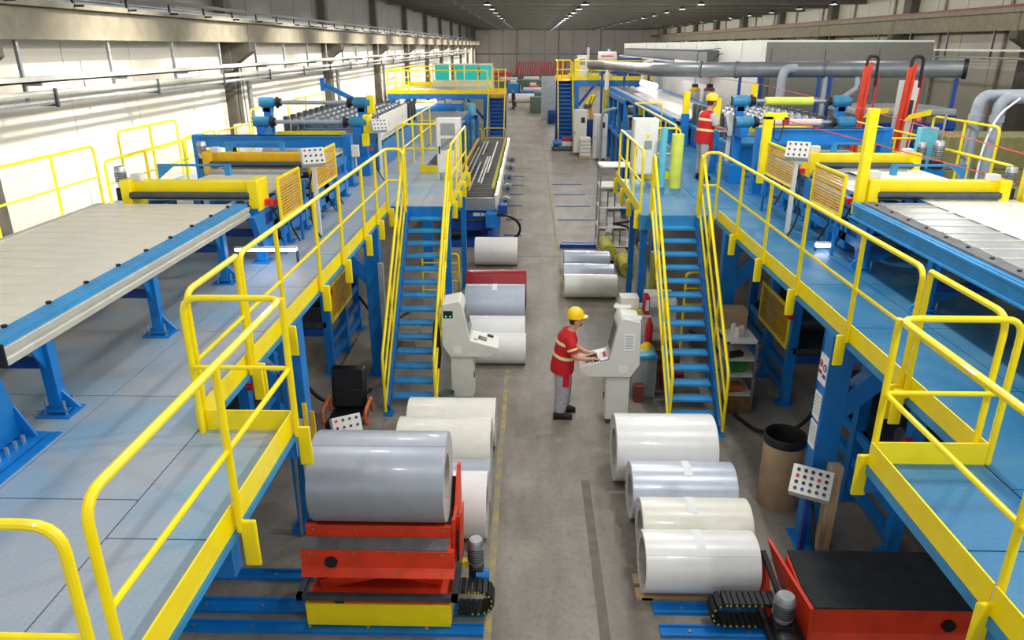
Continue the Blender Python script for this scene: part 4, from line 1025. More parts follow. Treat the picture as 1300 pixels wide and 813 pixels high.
# ladder of yellow pipe under both landings
def pipe_rack(label, xa, xb, y, zt):
    root = thing('pipe_guard', label, 'guard rail', ((xa+xb)/2, y, 0), 'low yellow pipe guards below the landings')
    part('hoop', MB().tube([(xa, y, 0), (xa, y, zt), (xb, y, zt), (xb, y, 0)], .025, 8, .1), 'yellow', root)
    for i in range(1, 5): part('rung', MB().cyl((xa, y, zt*i/5), (xb, y, zt*i/5), .016, 8), 'yellow', root)
pipe_rack('yellow pipe guard seen between the treads of the left stair', -2.45, -1.6, 16.2, 1.1)
pipe_rack('yellow pipe guard seen behind the right stair next to the column', 3.0, 3.8, 13.2, 1.6)
solo('waste_bucket', MB().lathe([(.10, 0), (.13, .32), (.122, .32), (.095, .01), (0, .01)], (-1.30, 10.62, 0), n=18), 'green_pack', 'small grey-green bucket at the left stair foot', 'bucket')
solo('black_bag', MB().lathe([(.0, 0), (.04, .02), (.07, .3), (.06, .7), (.03, .9), (0, .92)], (-1.475, 10.95, .55), n=10), 'black', 'black bag hanging from the left stair handrail', 'bag')

# ================================================================ right side: column signs, bin, box, shelf
sx = 3.262; sg = thing('safety_sign', 'white sign with red prohibition and blue mandatory symbols on the right column', 'sign', (sx, 7.35, 2.1))
part('plate', MB().box(sx-.004, sx+.004, 7.25, 7.46, 2.10, 2.44), 'paper', sg)
def ring(x, y, z, r, t, m):
    part('symbol_ring', MB().lathe([(r, -.006), (r, -.009), (r-t, -.009), (r-t, -.006)], (x, y, z), 'X', 20), m, sg)
ring(sx, 7.41, 2.32, .042, .010, 'ink_red'); part('symbol_bar', MB().obox((sx-.008, 7.41, 2.32), (.003, .07, .01), math.radians(-45)), 'ink_red', sg)
part('symbol_figure', MB().box(sx-.008, sx-.005, 7.403, 7.417, 2.295, 2.345), 'ink', sg)
part('symbol_disc', MB().cyl((sx-.005, 7.305, 2.30), (sx-.008, 7.305, 2.30), .043, 20), 'ink_blue', sg)
part('symbol_figure', MB().box(sx-.011, sx-.008, 7.292, 7.318, 2.275, 2.325), 'paper', sg)
part('caption_bar', MB().box(sx-.008, sx-.005, 7.37, 7.45, 2.20, 2.24), 'ink_red', sg)
part('caption_bar', MB().box(sx-.008, sx-.005, 7.265, 7.345, 2.18, 2.22), 'ink_blue', sg)
for i, (za, zb) in enumerate(((1.66, 1.98), (1.30, 1.62))):
    p = thing('notice_sheet', '%s printed paper sheet on the right column below the safety sign' % ('upper', 'lower')[i], 'notice', (sx, 7.36, za))
    part('sheet', MB().box(sx-.004, sx+.004, 7.27, 7.45, za, zb), 'paper', p)
    for k in range(6): part('text_line', MB().box(sx-.006, sx-.004, 7.29, 7.43, zb-.05-k*.04, zb-.042-k*.04), 'box_grey', p)
cb = ctrl_box('white push-button box with lit red button on a blue stand beside the cardboard drum', 3.16, 6.95, .98, -1, 0, .75, (5, 4), 1.25)
solo('wooden_post', MB().box(3.44, 3.58, 7.132, 7.252, .016, 1.16), 'wood', 'pale wooden timber standing upright against the right blue column', 'timber', bevel=.006)
dr = thing('waste_drum', 'brown cardboard drum with a black liner bag by the right column', 'drum', (3.28, 8.15, 0))
part('drum_wall', MB().lathe([(0, .02), (.25, 0), (.25, .98), (.24, .98), (.24, .04), (0, .04)], (3.28, 8.15, 0), n=28), 'cardboard', dr)
part('liner_bag', MB().lathe([(.256, .9), (.262, .99), (.25, 1.02), (.235, .98), (.22, .6), (0, .5)], (3.28, 8.15, 0), n=20), 'black', dr)
sh = thing('steel_shelf', 'low grey steel shelf beside the foot of the right stair', 'shelf', (3.45, 11.3, 0))
for x in (3.20, 3.66):
    for y in (10.72, 11.62): part('post', MB().box(x-.02, x+.02, y-.02, y+.02, 0, 1.2), 'steel', sh)
for z in (.28, .62, .9, 1.2): part('shelf_board', MB().box(3.18, 3.68, 10.70, 11.64, z-.02, z), 'cabinet', sh)
solo('cardboard_box', MB().box(3.20, 3.64, 11.30, 11.62, 1.198, 1.52), 'cardboard', 'plain cardboard box standing on the rear end of the low steel shelf', 'box', bevel=.006)
solo('cardboard_box', MB().box(3.24, 3.62, 10.58, 11.05, 0, .258), 'cardboard_dark', 'brown cardboard box on the floor under the steel shelf', 'box', bevel=.004)
for i, (x, y) in enumerate(((3.38, 11.15), (3.48, 11.05), (3.40, 10.98))):
    solo('plastic_jar', MB().lathe([(0, 0), (.05, 0), (.05, .12), (.042, .13), (.042, .15), (0, .15)], (x, y, 1.2), n=14), 'film_pink' if i == 9 else 'coil_ivory', 'translucent plastic jar on the top of the low steel shelf', 'jar', 'jars on the low shelf')
solo('work_shoes', MB().obox((3.36, 10.85, .945), (.26, .12, .09), 0, 0, .3), 'black', 'dark work shoe lying on the upper board of the low shelf', 'shoe', bevel=.03)
solo('tool_bag', MB().obox((3.42, 10.92, .738), (.32, .22, .2), 0, .1, .2), 'bag_green', 'green and blue bag on the middle board of the low shelf', 'bag', bevel=.04)
solo('orange_bundle', MB().obox((3.40, 10.9, .34), (.3, .22, .12), 0, 0, .1), 'wood_arm', 'orange-brown bundle on the lowest board of the low shelf', 'bundle', bevel=.03)
# desk and cabinet between console and right stair
dk = thing('supply_cabinet', 'grey-blue supply cabinet between the console and the right stair', 'cabinet', (2.0, 11.6, 0))
part('body', MB().box(1.78, 2.18, 11.15, 11.75, .0, .72), 'box_grey', dk, .01)
part('top', MB().box(1.74, 2.18, 11.1, 11.8, .72, .76), 'blue_light', dk, .006)
solo('plastic_wrap', MB().obox((1.95, 11.2, .78), (.36, .2, .05), 0, 0, .1), 'film_blue', 'crumpled light blue plastic wrap on the supply cabinet', 'wrap', bevel=.015)
ds = thing('supply_desk', 'small white desk with drawers under the red binder', 'desk', (1.95, 12.3, 0))
part('desk_top', MB().box(1.62, 2.18, 12.0, 12.7, 1.12, 1.16), 'cabinet_white', ds, .005)
part('drawer_block', MB().box(1.66, 2.14, 12.03, 12.68, 0, 1.12), 'cabinet', ds, .006)
for i in range(3): part('drawer', MB().box(1.70, 2.10, 12.02, 12.03, .1+.34*i, .40+.34*i), 'cabinet_white', ds)
solo('red_binder', MB().box(2.06, 2.15, 12.05, 12.32, 1.16, 1.48), 'red_bright', 'red ring binder standing on the small white desk', 'binder', bevel=.006)
part('spine_label', MB().box(2.075, 2.135, 12.046, 12.05, 1.24, 1.44), 'paper', bpy.data.objects['red_binder'])
solo('document_box', MB().box(1.66, 1.98, 12.2, 12.5, 1.16, 1.42), 'cabinet_white', 'white document box beside the red binder', 'box', bevel=.006)
solo('tool_case', MB().box(1.72, 2.02, 12.03, 12.16, 1.16, 1.24), 'film_olive', 'small yellow tool case in front of the white document box', 'case', bevel=.01)
solo('safety_helmet', MB().lathe([(0, .12), (.06, .11), (.10, .06), (.11, .02), (.135, .0), (.13, -.005), (.1, 0)], (2.03, 11.45, .763), n=18), 'helmet', 'yellow helmet lying on the grey-blue supply cabinet', 'helmet')
solo('fire_extinguisher', MB().lathe([(0, 0), (.06, 0), (.065, .03), (.065, .36), (.03, .42), (.025, .48), (0, .48)], (2.10, 11.69, .758), n=14), 'red_bright', 'slim red extinguisher standing on the grey-blue supply cabinet', 'extinguisher')
for i, (x0, x1, y0, y1, h, m, lb) in enumerate(((2.3, 2.75, 12.0, 12.5, .5, 'cardboard_dark', 'brown carton stored under the right stair'), (2.35, 2.7, 11.4, 11.8, .32, 'red_dull', 'reddish crate stored under the right stair'), (2.32, 2.9, 13.3, 14.0, 1.0, 'cabinet_white', 'white chest stored below the right landing'), (2.5, 2.9, 11.0, 11.3, .2, 'olive_panel', 'olive carton under the lowest treads of the right stair'), (1.80, 1.95, 10.95, 11.1, .3, 'rust_red', 'small brown canister behind the worker\'s console'))):
    solo('storage_box', MB().box(x0, x1, y0, y1, 0, h), m, lb, 'box', bevel=.01)
# film rolls and cabinets on the landings
solo('film_roll', MB().lathe([(.03, 0), (.075, 0), (.075, 1.22), (.03, 1.22)], (2.80, 15.45, DZ), n=20), 'film_blue', 'tall light blue film roll standing on the right landing', 'film roll')
solo('film_roll', MB().lathe([(.04, 0), (.125, 0), (.125, 1.10), (.04, 1.10)], (3.08, 15.4, DZ), n=24), 'film_yellow', 'thick yellow-green film roll standing on the right landing', 'film roll')
def cabinet(label, x0, x1, y0, y1, z0, z1, legs=.12, wins=(), group='grey control cabinets'):
    root = thing('control_cabinet', label, 'cabinet', ((x0+x1)/2, (y0+y1)/2, z0), group)
    part('body', MB().box(x0, x1, y0+.02, y1, z0+legs, z1), 'cabinet', root, .008)
    d = part('door', MB().box(x0+.02, x1-.02, y0, y0+.02, z0+legs+.03, z1-.03), 'cabinet_white', root, .004)
    part('door_handle', MB().box(x0+.05, x0+.08, y0-.02, y0, (z0+z1)/2-.08, (z0+z1)/2+.08), 'black', d)
    for (a, b, c, e, m) in wins: part('door_panel', MB().box(x0+(x1-x0)*a, x0+(x1-x0)*b, y0-.012, y0, z0+(z1-z0)*c, z0+(z1-z0)*e), m, d)
    if legs:
        for x in (x0+.03, x1-.03):
            for y in (y0+.05, y1-.05): part('leg', MB().box(x-.02, x+.02, y-.02, y+.02, z0, z0+legs), 'cabinet', root)
    return root
cabinet('grey control cabinet with two recessed panels on the left landing', -2.02, -1.50, 16.2, 16.6, DZ, 4.12, .14, ((.2, .8, .74, .93, 'box_grey'), (.2, .8, .5, .69, 'box_grey')))
cabinet('white control cabinet with yellow warning mark on the right landing', 2.22, 2.74, 15.75, 16.15, DZ, 4.16, .2, ((.5, .62, .72, .77, 'yellow'), (.45, .75, .55, .68, 'box_grey')))
cabinet('tall light cabinet with dark vent beside the far right stair', 2.45, 3.15, 40.6, 41.3, 0, 2.35, .1, ((.55, .85, .72, .84, 'screen'),))
cabinet('tall light cabinet with dark vent before the blue laminating frame', 3.35, 4.05, 38.4, 39.1, 0, 2.3, .1, ((.5, .8, .72, .84, 'screen'),))

# ================================================================ centre-left roller table
rt = thing('roller_table', 'long dark roller table with flat steel bars on top and cream side plate', 'roller table', (-1.5, 28, 0))
ya, yb, zr = 21.6, 36.0, 1.30; r0 = None
for i in range(62):
    y = ya+.25+i*.23
    if r0 is None: r0 = part('roller', MB().cyl((-2.35, y, zr), (-1.05, y, zr), .065, 10), 'roller_dark', rt)
    else: clone(r0, rt, (0, i*.23, 0))
part('side_plate', MB().prism([(ya-.1, zr-.3), (yb, zr-.3), (yb, zr+.14), (ya-.1, zr+.14)], 'X', -1.0, -.88), 'coil_ivory', rt, .005)
part('side_plate', MB().box(-2.48, -2.38, ya-.1, yb, zr-.3, zr+.1), 'yellow_dull', rt)
part('front_plate', MB().box(-2.4, -.98, ya-.1, ya-.02, zr-.30, zr+.06), 'steel', rt, .005)
g0 = None
for i in range(60):
    y = ya+1.4+i*.22
    if g0 is None: g0 = part('chain_sprocket', MB().cyl((-1.16, y, zr+.08), (-1.06, y, zr+.08), .07, 10), 'film_olive', rt)
    else: clone(g0, rt, (0, i*.22, 0))
for x, y0, y1 in ((-2.2, 24.2, 33), (-2.05, 22.5, 35), (-1.85, 22.5, 28.5), (-1.65, 24, 30), (-1.55, 23.8, 30), (-1.45, 26, 35), (-1.9, 30.5, 35)):
    part('flat_bar', MB().box(x-.025, x+.025, y0, y1, zr+.067, zr+.09), 'steel', rt)
m0 = None
for i, y in enumerate((22.3, 24.5, 26.7, 28.9, 31.1)):
    mm = MB().lathe([(0, .0), (.15, 0), (.16, .04), (.16, .16), (.10, .2), (.1, .24), (0, .24)], (-.70, y, zr-.22), 'Y', 18)
    w_ = part('drive_motor', mm, 'steel', rt); part('motor_bracket', MB().box(-.9, -.7, y+.1, y+.2, zr-.3, zr-.14), 'blue', rt); part('motor_cap', MB().cyl((-.70, y-.02, zr-.22), (-.70, y, zr-.22), .07, 14), 'steel_dark', w_)
for y in (23.5, 28, 33):
    for x in (-2.3, -1.1): part('leg', MB().box(x-.08, x+.08, y-.08, y+.08, 0, zr-.3), 'blue', rt)
bc = thing('transfer_carriage', 'dark blue carriage with hydraulic drive at the end of the roller table', 'carriage', (-1.6, 21.2, 0))
part('body', MB().box(-2.6, -1.1, 21.55, 22.9, .35, .98), 'blue_deep', bc, .01)
part('deck', MB().box(-2.65, -.95, 21.45, 22.9, .98, 1.0), 'blue', bc)
part('cylinder_block', MB().box(-1.25, -.82, 21.0, 21.5, .55, .98), 'blue', bc, .02)
part('drive_head', MB().box(-.885, -.62, 21.2, 21.6, .85, 1.2), 'blue_deep', bc, .02)
part('name_plate', MB().box(-1.65, -1.45, 21.53, 21.55, .8, .9), 'paper', bc); part('name_plate', MB().box(-1.42, -1.24, 21.53, 21.55, .8, .9), 'paper', bc)
part('pump', MB().lathe([(0, -.2), (.12, -.2), (.12, .2), (0, .2)], (-2.2, 21.3, .3), 'X', 14), 'black', bc)
part('underframe', MB().box(-2.6, -.9, 20.9, 22.9, .0, .1).box(-2.6, -.9, 20.9, 21.05, .1, .18), 'blue_deep', bc)
part('hose', MB().tube([(-2.4, 21.5, .75), (-2.1, 21.35, .72), (-1.6, 21.4, .68), (-1.3, 21.4, .7)], .03, 6, .1), 'black', bc)
ch2 = thing('energy_chain', 'dark cable chain arching to the floor beside the blue carriage', 'cable chain', (-.5, 21, 0))
pts = [(-.85+.62*math.sin(a)*1.0, .55+.42*math.cos(a)) for a in [math.pi*i/14*.75 for i in range(15)]]
for (x, z), i in zip(pts, range(15)):
    part('chain_link', MB().obox((x, 21.0, max(z, .05)), (.11, .14, .06), 0, math.pi*i/14*.75, 0), 'black', ch2)

# ================================================================ shelf with cartons right of the aisle
sf = thing('carton_rack', 'tall light steel rack filled with small white cartons behind the right stair', 'rack', (2.55, 21.2, 0))
for x in (2.05, 3.1):
    for y in (20.7, 21.5): part('post', MB().box(x-.025, x+.025, y-.025, y+.025, 0, 2.45), 'steel', sf)
LEV = (.12, .68, 1.26, 1.86, 2.43)
for z in LEV: part('shelf_board', MB().box(2.02, 3.13, 20.66, 21.54, z-.03, z), 'cabinet_white', sf)
k = 0
random.seed(3)
for lv, nx in ((1.26, 5), (.68, 5), (.12, 4)):
    for i in range(nx):
        for j in range(3 if lv > 1 else random.choice((1, 2, 3))):
            x = 2.10+i*.2; hh = .15
            solo('small_carton', MB().box(x, x+.165, 20.7+.02*j, 21.2, lv+j*hh, lv+(j+1)*hh-.012), 'carton_white' if (i+j) % 3 else 'carton_grey', 'small white carton stacked on the tall light steel rack', 'carton', 'cartons on the tall rack')
solo('film_roll', MB().lathe([(.05, -.5), (.2, -.5), (.2, .5), (.05, .5)], (2.2, 19.6, .363), 'Y', 22), 'film_olive', 'yellow-green film roll lying on the pallet in front of the carton rack', 'film roll')
solo('film_roll', MB().lathe([(.05, -.5), (.19, -.5), (.19, .5), (.05, .5)], (2.58, 18.55, .19), 'Y', 22), 'film_olive', 'yellow-green film roll lying on the floor with its end towards the aisle', 'film roll')
solo('film_roll', MB().lathe([(.03, 0), (.12, 0), (.12, 1.25), (.03, 1.25)], (2.72, 16.7, 0), n=20), 'film_olive', 'tall yellow-green film roll standing below the right landing', 'film roll')
solo('film_roll', MB().lathe([(.03, 0), (.1, 0), (.1, 1.1), (.03, 1.1)], (2.98, 16.5, 0), n=20), 'film_olive', 'second, shorter yellow-green film roll standing below the right landing', 'film roll')
pl = thing('wooden_pallet', 'pale wooden pallet under the lying film rolls', 'pallet', (2.4, 19.6, 0))
for i in range(5): part('board', MB().box(2.0, 2.8, 19.1+.25*i, 19.3+.25*i, .14, .165), 'wood', pl)
for x in (2.05, 2.4, 2.75): part('bearer', MB().box(x-.05, x+.05, 19.1, 20.3, 0, .14), 'wood', pl)
solo('hose_coil', MB().tube([(2.6+.25*math.cos(t*.5)+.1*t/8, 20.3+.1*math.sin(t*.5), .75+.02*t) for t in range(14)], .03, 6), 'black', 'black ribbed hose lying across the carton rack front', 'hose')
# ================================================================ further back in the hall
def mezz(label, x0, x1, y0, y1, z, mcol):
    root = thing('mezzanine_platform', label, 'platform', ((x0+x1)/2, (y0+y1)/2, 0), 'blue mezzanines at the far end of the lines')
    part('deck', MB().box(x0, x1, y0, y1, z-.04, z), mcol, root)
    part('front_beam', MB().box(x0-.1, x1+.1, y0-.08, y0, z-.32, z-.02), 'blue', root)
    part('rear_beam', MB().box(x0-.1, x1+.1, y1, y1+.08, z-.32, z-.02), 'blue', root)
    for x in (x0, x1): part('side_beam', MB().box(x-.05, x+.05, y0, y1, z-.32, z-.04), 'blue', root)
    part('toe_board', MB().box(x0-.1, x1+.1, y0-.1, y0-.08, z, z+.24), 'yellow', root)
    part('toe_board', MB().box(x0-.1, x1, y1+.08, y1+.1, z, z+.24), 'yellow', root)
    part('toe_board', MB().box(x0-.12, x0-.1, y0+.3, y1, z, z+.2), 'yellow', root)
    for x in (x0+.2, x1-.15):
        for y in (y0+.1, y1-.1):
            part('column', MB().box(x-.13, x+.13, y-.13, y+.13, 0, z-.32), 'blue', root)
    part('brace', MB().bar((x1-.2, y0+.1, z-1.6), (x1-1.3, y0+.1, z-.34), .12, .16), 'blue_deep', root)
    part('brace', MB().bar((x0+.2, y0+.1, z-1.6), (x0+1.2, y0+.1, z-.34), .12, .16), 'blue_deep', root)
    return root
mezz('blue mezzanine with grey deck and yellow toe boards on the left far line', -8.9, -2.62, 48.0, 57.5, 2.75, 'cabinet')
mezz('blue mezzanine carrying pipes and a white drum on the right far line', 2.7, 7.3, 46.0, 51.0, 3.66, 'blue_light')
part('side_landing', MB().box(-2.62, -1.45, 48.0, 50, 2.70, 2.75).box(-2.62, -1.45, 48.0, 48.06, 2.45, 2.7), 'yellow_dull', bpy.data.objects['mezzanine_platform'])
part('toe_board', MB().box(-2.62, -1.45, 49.86, 49.88, 2.74, 2.99), 'yellow', bpy.data.objects['mezzanine_platform'])
part('side_landing', MB().box(1.65, 2.7, 46.0, 48, 3.61, 3.66), 'yellow_dull', bpy.data.objects['mezzanine_platform.001'])
part('toe_board', MB().box(1.65, 2.57, 47.98, 48, 3.66, 3.9), 'yellow', bpy.data.objects['mezzanine_platform.001'])
part('dark_backing', MB().box(-2.6, -1.5, 50.0, 50.06, 0, 2.7), 'blue_deep', bpy.data.objects['mezzanine_platform'])  # plate added as dark ground behind the stair treads, in place of machinery
part('dark_backing', MB().box(1.7, 2.7, 48.0, 48.06, 0, 3.6), 'blue_deep', bpy.data.objects['mezzanine_platform.001'])  # the same added dark plate behind the right stair
railing('far yellow railing along the front of the left mezzanine', [(-8.95, 47.95), (-2.62, 47.95)], [(-7.6, 47.95), (-6.2, 47.95), (-4.6, 47.95), (-3.2, 47.95)], z=2.75, hz=1.4, mid=.7, r=.035)
railing('far yellow railing along the rear of the left mezzanine by the cyan screens', [(-8.95, 48.2), (-8.95, 57.4), (-2.65, 57.4)], [(-8.95, 51), (-8.95, 54), (-7, 57.4), (-4.8, 57.4)], z=2.75, hz=1.4, mid=.7, r=.035)
railing('far yellow railing at the stair head of the left mezzanine', [(-2.45, 49.8), (-1.5, 49.8), (-1.5, 48.2)], [(-2, 49.8)], z=2.75, hz=1.4, mid=.7, r=.035)
railing('far yellow railing along the front of the right mezzanine', [(2.75, 45.95), (7.3, 45.95)], [(3.7, 45.95), (4.7, 45.95), (5.9, 45.95)], z=3.66, hz=1.1, r=.035)
railing('far yellow railing around the stair head of the right mezzanine', [(1.68, 46.25), (1.68, 47.9), (2.6, 47.9)], [(2.1, 47.9)], z=3.66, hz=1.1, r=.035)
railing('low yellow railing in front of the left far stair', [(-4.0, 43.2), (-2.7, 43.2)], [(-3.4, 43.2)], z=0, hz=1.1, r=.03)
railing('low yellow railing at the foot of the left far stair beside the aisle', [(-2.6, 43.6), (-1.35, 43.6)], [], z=0, hz=1.1, r=.03)
stair('narrow far stair with yellow rails up to the left mezzanine', -2.5, -1.55, 45.4, 48.0, 2.75, 13, True, True)
stair('narrow far stair with yellow rails up to the right mezzanine', 1.75, 2.55, 43.3, 46.0, 3.66, 17, True, True)
sc = thing('glazed_screen', 'screen of four cyan panels at the rear of the left mezzanine', 'screen', (-4.9, 57.0, 2.75))
part('frame', MB().box(-7.2, -2.7, 56.9, 57.0, 4.25, 4.38).box(-7.2, -2.7, 56.9, 57.0, 2.75, 3.2).box(-7.2, -7.1, 56.9, 57.0, 3.2, 4.25).box(-2.8, -2.7, 56.9, 57.0, 3.2, 4.25), 'cabinet_white', sc)
for a, b in ((-7.0, -5.95), (-5.55, -4.85), (-4.75, -3.85), (-3.65, -2.85)): part('pane', MB().box(a, b, 56.93, 56.97, 3.2, 4.25), 'cyan_panel', sc)
# machines beneath the mezzanines
def far_machine(label, x0, x1, y0, y1, h, m='blue', n=4):
    root = thing('line_machine', label, 'machine', ((x0+x1)/2, (y0+y1)/2, 0), 'machines standing under the mezzanines')
    for x in (x0, x1):
        for i in range(n):
            y = y0+(y1-y0)*i/(n-1); part('post', MB().box(x-.09, x+.09, y-.09, y+.09, 0, h), m, root)
        part('rail', MB().box(x-.1, x+.1, y0, y1, h-.2, h), m, root); part('rail', MB().box(x-.1, x+.1, y0, y1, h*.45, h*.45+.16), m, root)
    for i in range(n):
        y = y0+(y1-y0)*i/(n-1); part('cross_beam', MB().box(x0, x1, y-.09, y+.09, h-.22, h-.02), m, root)
    part('drum_roller', MB().cyl((x0+.2, y0+.4, h*.7), (x1-.2, y0+.4, h*.7), .22, 16), 'steel', root)
    part('side_panel', MB().box(x0-.02, x0+.02, y0+.3, y0+(y1-y0)*.55, .3, h*.42), 'blue_deep', root)
    part('press_plate', MB().box(x0+.1, x1-.1, y0, y1, h*.5, h*.54), 'board_grey', root)
    return root
far_machine('blue frame machine with steel drum under the left mezzanine', -7.2, -4.2, 42.6, 47.5, 2.2)
far_machine('blue frame machine on the floor in front of the left mezzanine', -7.2, -2.9, 41.6, 42.0, 2.0, n=2)
far_machine('blue laminating frame in front of the right mezzanine', 4.3, 6.9, 33.6, 40, 3.36)
far_machine('blue press frame under the right mezzanine', 4.75, 7.0, 43.6, 45.6, 2.9)
for i, (x, y) in enumerate(((-7.6, 48.3), (-6.4, 48.6))):
    solo('white_hopper', MB().box(x+1.4, x+2.2, y, y+.7, 0, 2.35), 'cabinet_white', ('white', 'second white')[i]+' hopper cabinet standing under the left mezzanine', 'cabinet', bevel=.02)
solo('vent_tank', MB().lathe([(0, 0), (.3, 0), (.32, .1), (.32, .9), (.2, 1.1), (0, 1.12)], (-3.6, 46.6, 1.2), n=18).box(-3.8, -3.4, 46.4, 46.8, 0, 1.25), 'film_blue', 'turquoise tank under the left mezzanine stair corner', 'tank')
# lit work lamps
def work_lamp(label, a, b, r=.03, zf=None):
    root = thing('tube_lamp', label, 'lamp', a, 'glowing tube lamps on the machines')
    part('tube', MB().cyl(a, b, r, 10), 'lamp_glow', root)
    d = Vector((0, 0, r+.012)); part('holder', MB().bar(Vector(a)+d, Vector(b)+d, .05, .02), 'cabinet', root)
    for p in (a, b):   # zf > 0: stubs on top, zf < 0: feet reaching down
        z0, z1 = (p[2]+r, p[2]+r+zf) if zf > 0 else (p[2]-r+zf, p[2]-r*.5)
        part('bracket', MB().box(p[0]-.015, p[0]+.015, p[1]-.015, p[1]+.015, z0, z1), 'steel_dark', root)
work_lamp('glowing tube lamp low on the first left station', (-3.95, 9.42, 3.02), (-3.12, 9.46, 3.02), .022, -.2)
work_lamp('glowing tube lamp low on the first right station', (4.19, 10.37, 2.88), (4.41, 10.37, 2.88), .03, -.05)
work_lamp('long glowing tube lamp under the left mezzanine', (-6.6, 42.7, 2.335), (-5.9, 47.3, 2.335), .14, .05)
work_lamp('long glowing tube lamp in front of the right mezzanine', (5.95, 40.3, 3.77), (6.1, 37.0, 3.77), .14, -.07)
# on the right mezzanine
dm = thing('white_drum', 'white lying drum with red stripe on the right mezzanine', 'drum', (4.6, 47.5, 3.66))
part('drum', MB().lathe([(0, -.55), (.3, -.55), (.32, -.5), (.32, .5), (.3, .55), (0, .55)], (4.75, 47.2, 4.95), 'X', 20), 'cabinet_white', dm)
part('cradle', MB().box(4.3, 4.42, 47.0, 47.4, 3.66, 4.7).box(5.1, 5.22, 47.0, 47.4, 3.66, 4.7).box(4.3, 5.22, 47.1, 47.3, 4.2, 4.3), 'blue', dm)
part('stripe', MB().box(4.35, 5.1, 46.86, 46.885, 4.98, 5.05), 'red_bright', dm)
cabinet('white cabinet standing on the right mezzanine', 2.95, 3.55, 47.2, 47.8, 3.66, 5.05, 0, ((.2, .8, .6, .85, 'box_grey'),))
solo('drive_unit', MB().box(5.4, 6.9, 47.0, 48.6, 3.66, 4.9), 'blue_deep', 'dark blue machine block at the outer end of the right mezzanine', 'machine', bevel=.05)
solo('yellow_cabinet', MB().box(2.72, 3.0, 46.3, 46.7, 3.66, 4.85), 'yellow', 'narrow yellow cabinet beside the stair head of the right mezzanine', 'cabinet', bevel=.02)
for i, x in enumerate((3.6, 4.0)):
    solo('exhaust_stack', MB().cyl((x+.1+i*.9, 48.6, 3.66), (x+.1+i*.9, 48.6, 5.5-.1*i), .09, 12), 'cabinet', ('taller', 'shorter')[i]+' pale exhaust stack on the right mezzanine', 'pipe')
# big duct and branches
du = thing('extraction_duct', 'large grey extraction duct running across the right side of the hall', 'duct', (8, 24, 4.9))
P = [(3.6, 45.5, 4.55), (4.5, 44, 4.55), (4.6, 32, 4.72), (4.4, 26.3, 4.84), (5.6, 25.3, 4.86), (12.0, 21.5, 5.0)]
part('pipe', MB().tube(P, .235, 18, .9), 'duct', du)
for p, q in (((6.6, 24.71, 4.88), (6.66, 24.67, 4.88)), ((8.9, 23.34, 4.93), (8.96, 23.30, 4.93)), ((5.6, 25.3, 4.86), (5.66, 25.27, 4.86))): part('flange', MB().cyl(p, q, .26, 18), 'duct_dark', du)
part('end_cap', MB().cyl((11.98, 21.5, 5.0), (12.08, 21.45, 5.0), .27, 18), 'black', du)
for x, y in ((6.75, 24.62), (8.75, 23.3), (9.05, 23.15), (11.9, 21.55)): part('support_post', MB().box(x-.04, x+.04, y-.04, y+.04, DZ if x < 8 else 0, 4.75), 'blue_deep', du)
part('branch', MB().tube([(8.3, 23.67, 4.95), (7.75, 23.6, 4.95), (7.75, 23.6, 2.9)], .14, 14, .35), 'pvc', du)
part('branch', MB().tube([(8.95, 23.3, 4.8), (8.95, 23.2, 2.9)], .1, 12), 'pvc', du)
part('branch', MB().tube([(9.7, 22.86, 4.8), (9.7, 22.7, 4.45), (9.3, 22.7, 4.15), (9.2, 22.7, 3.97)], .08, 10, .1), 'pvc', du)
part('branch', MB().tube([(9.7, 22.7, 4.5), (10.1, 22.7, 4.2), (10.15, 22.7, 3.97)], .08, 10, .1), 'duct_dark', du)
gb = thing('box_duct', 'grey rectangular duct fixed along the white partition wall', 'duct', (7.6, 45, 5))
part('duct_body', MB().prism([(7.55, 4.95), (8.03, 4.95), (8.03, 5.42), (7.65, 5.42), (7.55, 5.35)], 'Y', 33, 62), 'duct_dark', gb)
part('round_duct', MB().cyl((7.6, 40, 4.78), (7.6, 64, 4.78), .17, 14), 'duct_dark', gb)
part('access_box', MB().box(7.5, 8.03, 33, 40, 4.4, 4.95), 'white_room', gb)
# grey pvc pipes at the right
pv = thing('pvc_pipework', 'pair of grey plastic pipes rising and bending to the right wall', 'pipe', (8.6, 14, 0))
part('pipe', MB().tube([(8.22, 14.0, 2.8), (8.22, 14.0, 4.75), (11.5, 14.2, 4.80)], .10, 14, .2), 'pvc', pv)
part('pipe', MB().tube([(8.48, 13.8, 2.8), (8.48, 13.8, 4.72), (11.5, 13.9, 4.72)], .10, 14, .2), 'pvc', pv)
part('collar', MB().cyl((8.22, 14, 4.3), (8.22, 14, 4.42), .125, 14), 'pvc', pv); part('collar', MB().cyl((8.48, 13.8, 4.3), (8.48, 13.8, 4.42), .125, 14), 'pvc', pv)
part('pipe_stand', MB().box(8.08, 8.585, 13.65, 14.15, 2.8, 2.83), 'steel_dark', pv)
part('white_hose', MB().tube([(8.75, 13.7, 4.72), (8.3, 13.5, 4.45), (8.1, 13.4, 3.9), (8.05, 13.3, 3.0)], .02, 6, .25), 'paper', pv)
